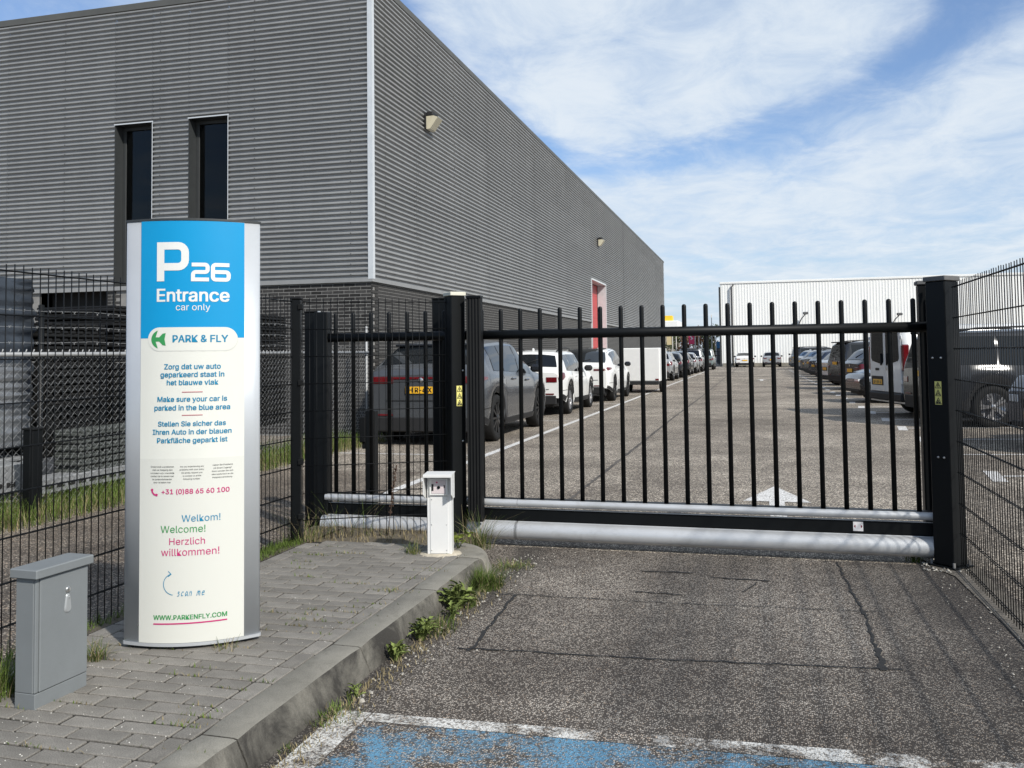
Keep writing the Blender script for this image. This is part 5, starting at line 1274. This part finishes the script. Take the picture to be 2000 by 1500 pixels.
tuft('grass_tuft', 'tall dry grass around the corner post of the mesh fence', -3.16, 5.95, .09, 150, .24, .18, dry=.6, seed=10, lean=1.1)
tuft('grass_tuft', 'long bent grass stalks behind the corner of the mesh fence', -3.0, 6.22, .09, 50, .36, .20, dry=.6, seed=11, lean=1.3)
tuft('grass_tuft', 'dry stalks along the bottom of the short mesh panel', -2.62, 6.20, .09, 50, .12, .28, dry=.7, seed=12)
tuft('grass_tuft', 'green tuft under the right end of the gate', 1.00, 6.62, 0, 90, .12, .06, dry=.1, seed=13)
tuft('grass_tuft', 'small tuft beside the round concrete foot of the access column', -2.22, 5.62, .115, 90, .10, .05, dry=.3, seed=15)
b = MB(); b.tube([(0, 0, 0), (.02, .01, .18), (.05, .0, .36), (.07, .02, .52)], [.003, .0028, .002, .001], 5)
random.seed(3)
for i in range(70):
    f = random.uniform(.3, 1); b.box(.07*f-.003, .07*f+.003, -.003, .003, .52*f, .52*f+.012, .0, Matrix.Translation((random.gauss(0, .006), random.gauss(0, .006), 0)))
tag(b.build('dock_stalk', mat('dry_dock', (.075, .045, .030), .9), None, (-2.66, 6.24, .10)), 'dry brown seed stalk in front of the short mesh panel', 'plant')
iv = thing('ivy_shoot', 'small yellow-green leafy shoot between the access column and the left gate post', 'plant', (-1.97, 5.83, .11))
random.seed(21); stem = MB()
lm = MB(); i = lm.add([(0, 0, 0), (.016, .018, .004), (.034, .016, 0), (.042, 0, .003), (.034, -.016, 0), (.016, -.018, .004)]); lm.face(range(i, i+6)); lm = lm.mesh('leaf', IVY)
for s in range(7):
    a = random.uniform(0, 6.28); l = random.uniform(.08, .20); pts = [(0, 0, 0), (.3*l*math.cos(a), .3*l*math.sin(a), .6*l), (.6*l*math.cos(a), .6*l*math.sin(a), l*.9)]; stem.tube(pts, .0018, 4)
    for q in range(5):
        f = random.uniform(.3, 1); o = link('leaf', lm, iv, (.6*l*f*math.cos(a), .6*l*f*math.sin(a), l*.9*f)); o.rotation_euler = (random.gauss(0, .4), random.gauss(-.2, .4), random.uniform(0, 6.28)); sc = random.uniform(.7, 1.25); o.scale = (sc, sc, sc)
stem.build('stem', WEED, iv)
# grass strips that nobody could count
random.seed(31)
def strip(name, n, fx, h, m):
    b = MB()
    for _ in range(n):
        x, y, z = fx(); blade(b, x, y, z, h*random.uniform(.4, 1.15), random.uniform(.2, 1.0), random.uniform(0, 6.28), random.uniform(.0015, .003), 3)
    return stuff(b.build(name, m))
def fy(): 
    y = 4+10.2*random.random()**1.1; return (random.uniform(-6.95, -6.02+.05*math.sin(y*2)), y, 0)
strip('grass', 11000, fy, .26, GRASS); strip('dry_grass', 2600, lambda: (random.uniform(-6.6, -5.95), 4+10*random.random(), 0), .20, DRYGRASS)
strip('grass', 2600, lambda: (random.uniform(-3.32, -3.12), random.uniform(4.2, 5.9), .085), .07, GRASS)
strip('grass', 900, lambda: (random.uniform(-3.30, -3.13), random.uniform(2.2, 4.2), .085), .05, GRASS)
strip('dry_grass', 420, lambda: (random.uniform(-3.28, -2.2), random.uniform(5.9, 6.45), .095), .05, DRYGRASS)
JY = [2.20+.09*i for i in range(40)]
def joint():
    if random.random() < .6: return (random.uniform(-3.0, -1.95), random.choice(JY)+random.gauss(0, .004), .117)
    return (random.choice((-1.983, -1.896, -2.985))+random.gauss(0, .004), random.uniform(2.3, 5.7), .117)
clus = [joint() for _ in range(90)]
def jc():
    c = random.choice(clus); return (c[0]+random.gauss(0, .055), c[1]+random.gauss(0, .003), .117)
strip('joint_grass', 620, jc, .022, GRASS); strip('joint_grass', 520, jc, .022, DRYGRASS)
strip('dry_grass', 900, lambda: (-1.66+abs(random.gauss(0, .07)), random.uniform(2.6, 5.6), .006), .03, DRYGRASS)
# pebbles and crumbs
random.seed(41)
def pebbles(name, n, fx, s0, s1, m):
    b = MB()
    for _ in range(n):
        x, y, z = fx(); s = random.uniform(s0, s1); p = []
        for a in range(6): p.append((x+s*math.cos(a*1.047)*random.uniform(.7, 1.1), y+s*math.sin(a*1.047)*random.uniform(.7, 1.1), z))
        i = b.add(p); j = b.add([(x+(q[0]-x)*.6, y+(q[1]-y)*.6, z+s*.7) for q in p])
        for k in range(6): b.face((i+k, i+(k+1) % 6, j+(k+1) % 6, j+k), True)
        b.face([j+k for k in range(6)], True)
    return stuff(b.build(name, m))
PEB = mat('pale_pebble', (.34, .32, .28), .9, var=.3, vscale=40)
pebbles('gravel', 240, lambda: (-1.66+abs(random.gauss(0, .10)), random.uniform(2.6, 6.3), .004), .003, .009, PEB)
pebbles('gravel', 70, lambda: (random.uniform(-1.6, -.9), random.uniform(5.6, 6.4), .004), .002, .006, PEB)
pebbles('gravel', 120, lambda: (1.15+random.gauss(0, .10), random.uniform(4, 6.6), .010), .002, .006, PEB)
pebbles('crumbs', 330, lambda: (random.uniform(-3.05, -1.92), 2.3+2.2*random.random()**1.6, .1205), .0010, .0030, mat('white_crumb', (.66, .64, .58), .9))
pebbles('gravel', 120, lambda: (random.uniform(1.0, 1.3), random.uniform(6.3, 6.8), .010), .004, .012, PEB)
tag(pebbles('stone', 1, lambda: (-1.60, 3.47, .004), .017, .018, PEB), 'single pale pebble lying by the kerb near the white painted corner', 'stone'); del bpy.data.objects['stone']['kind']
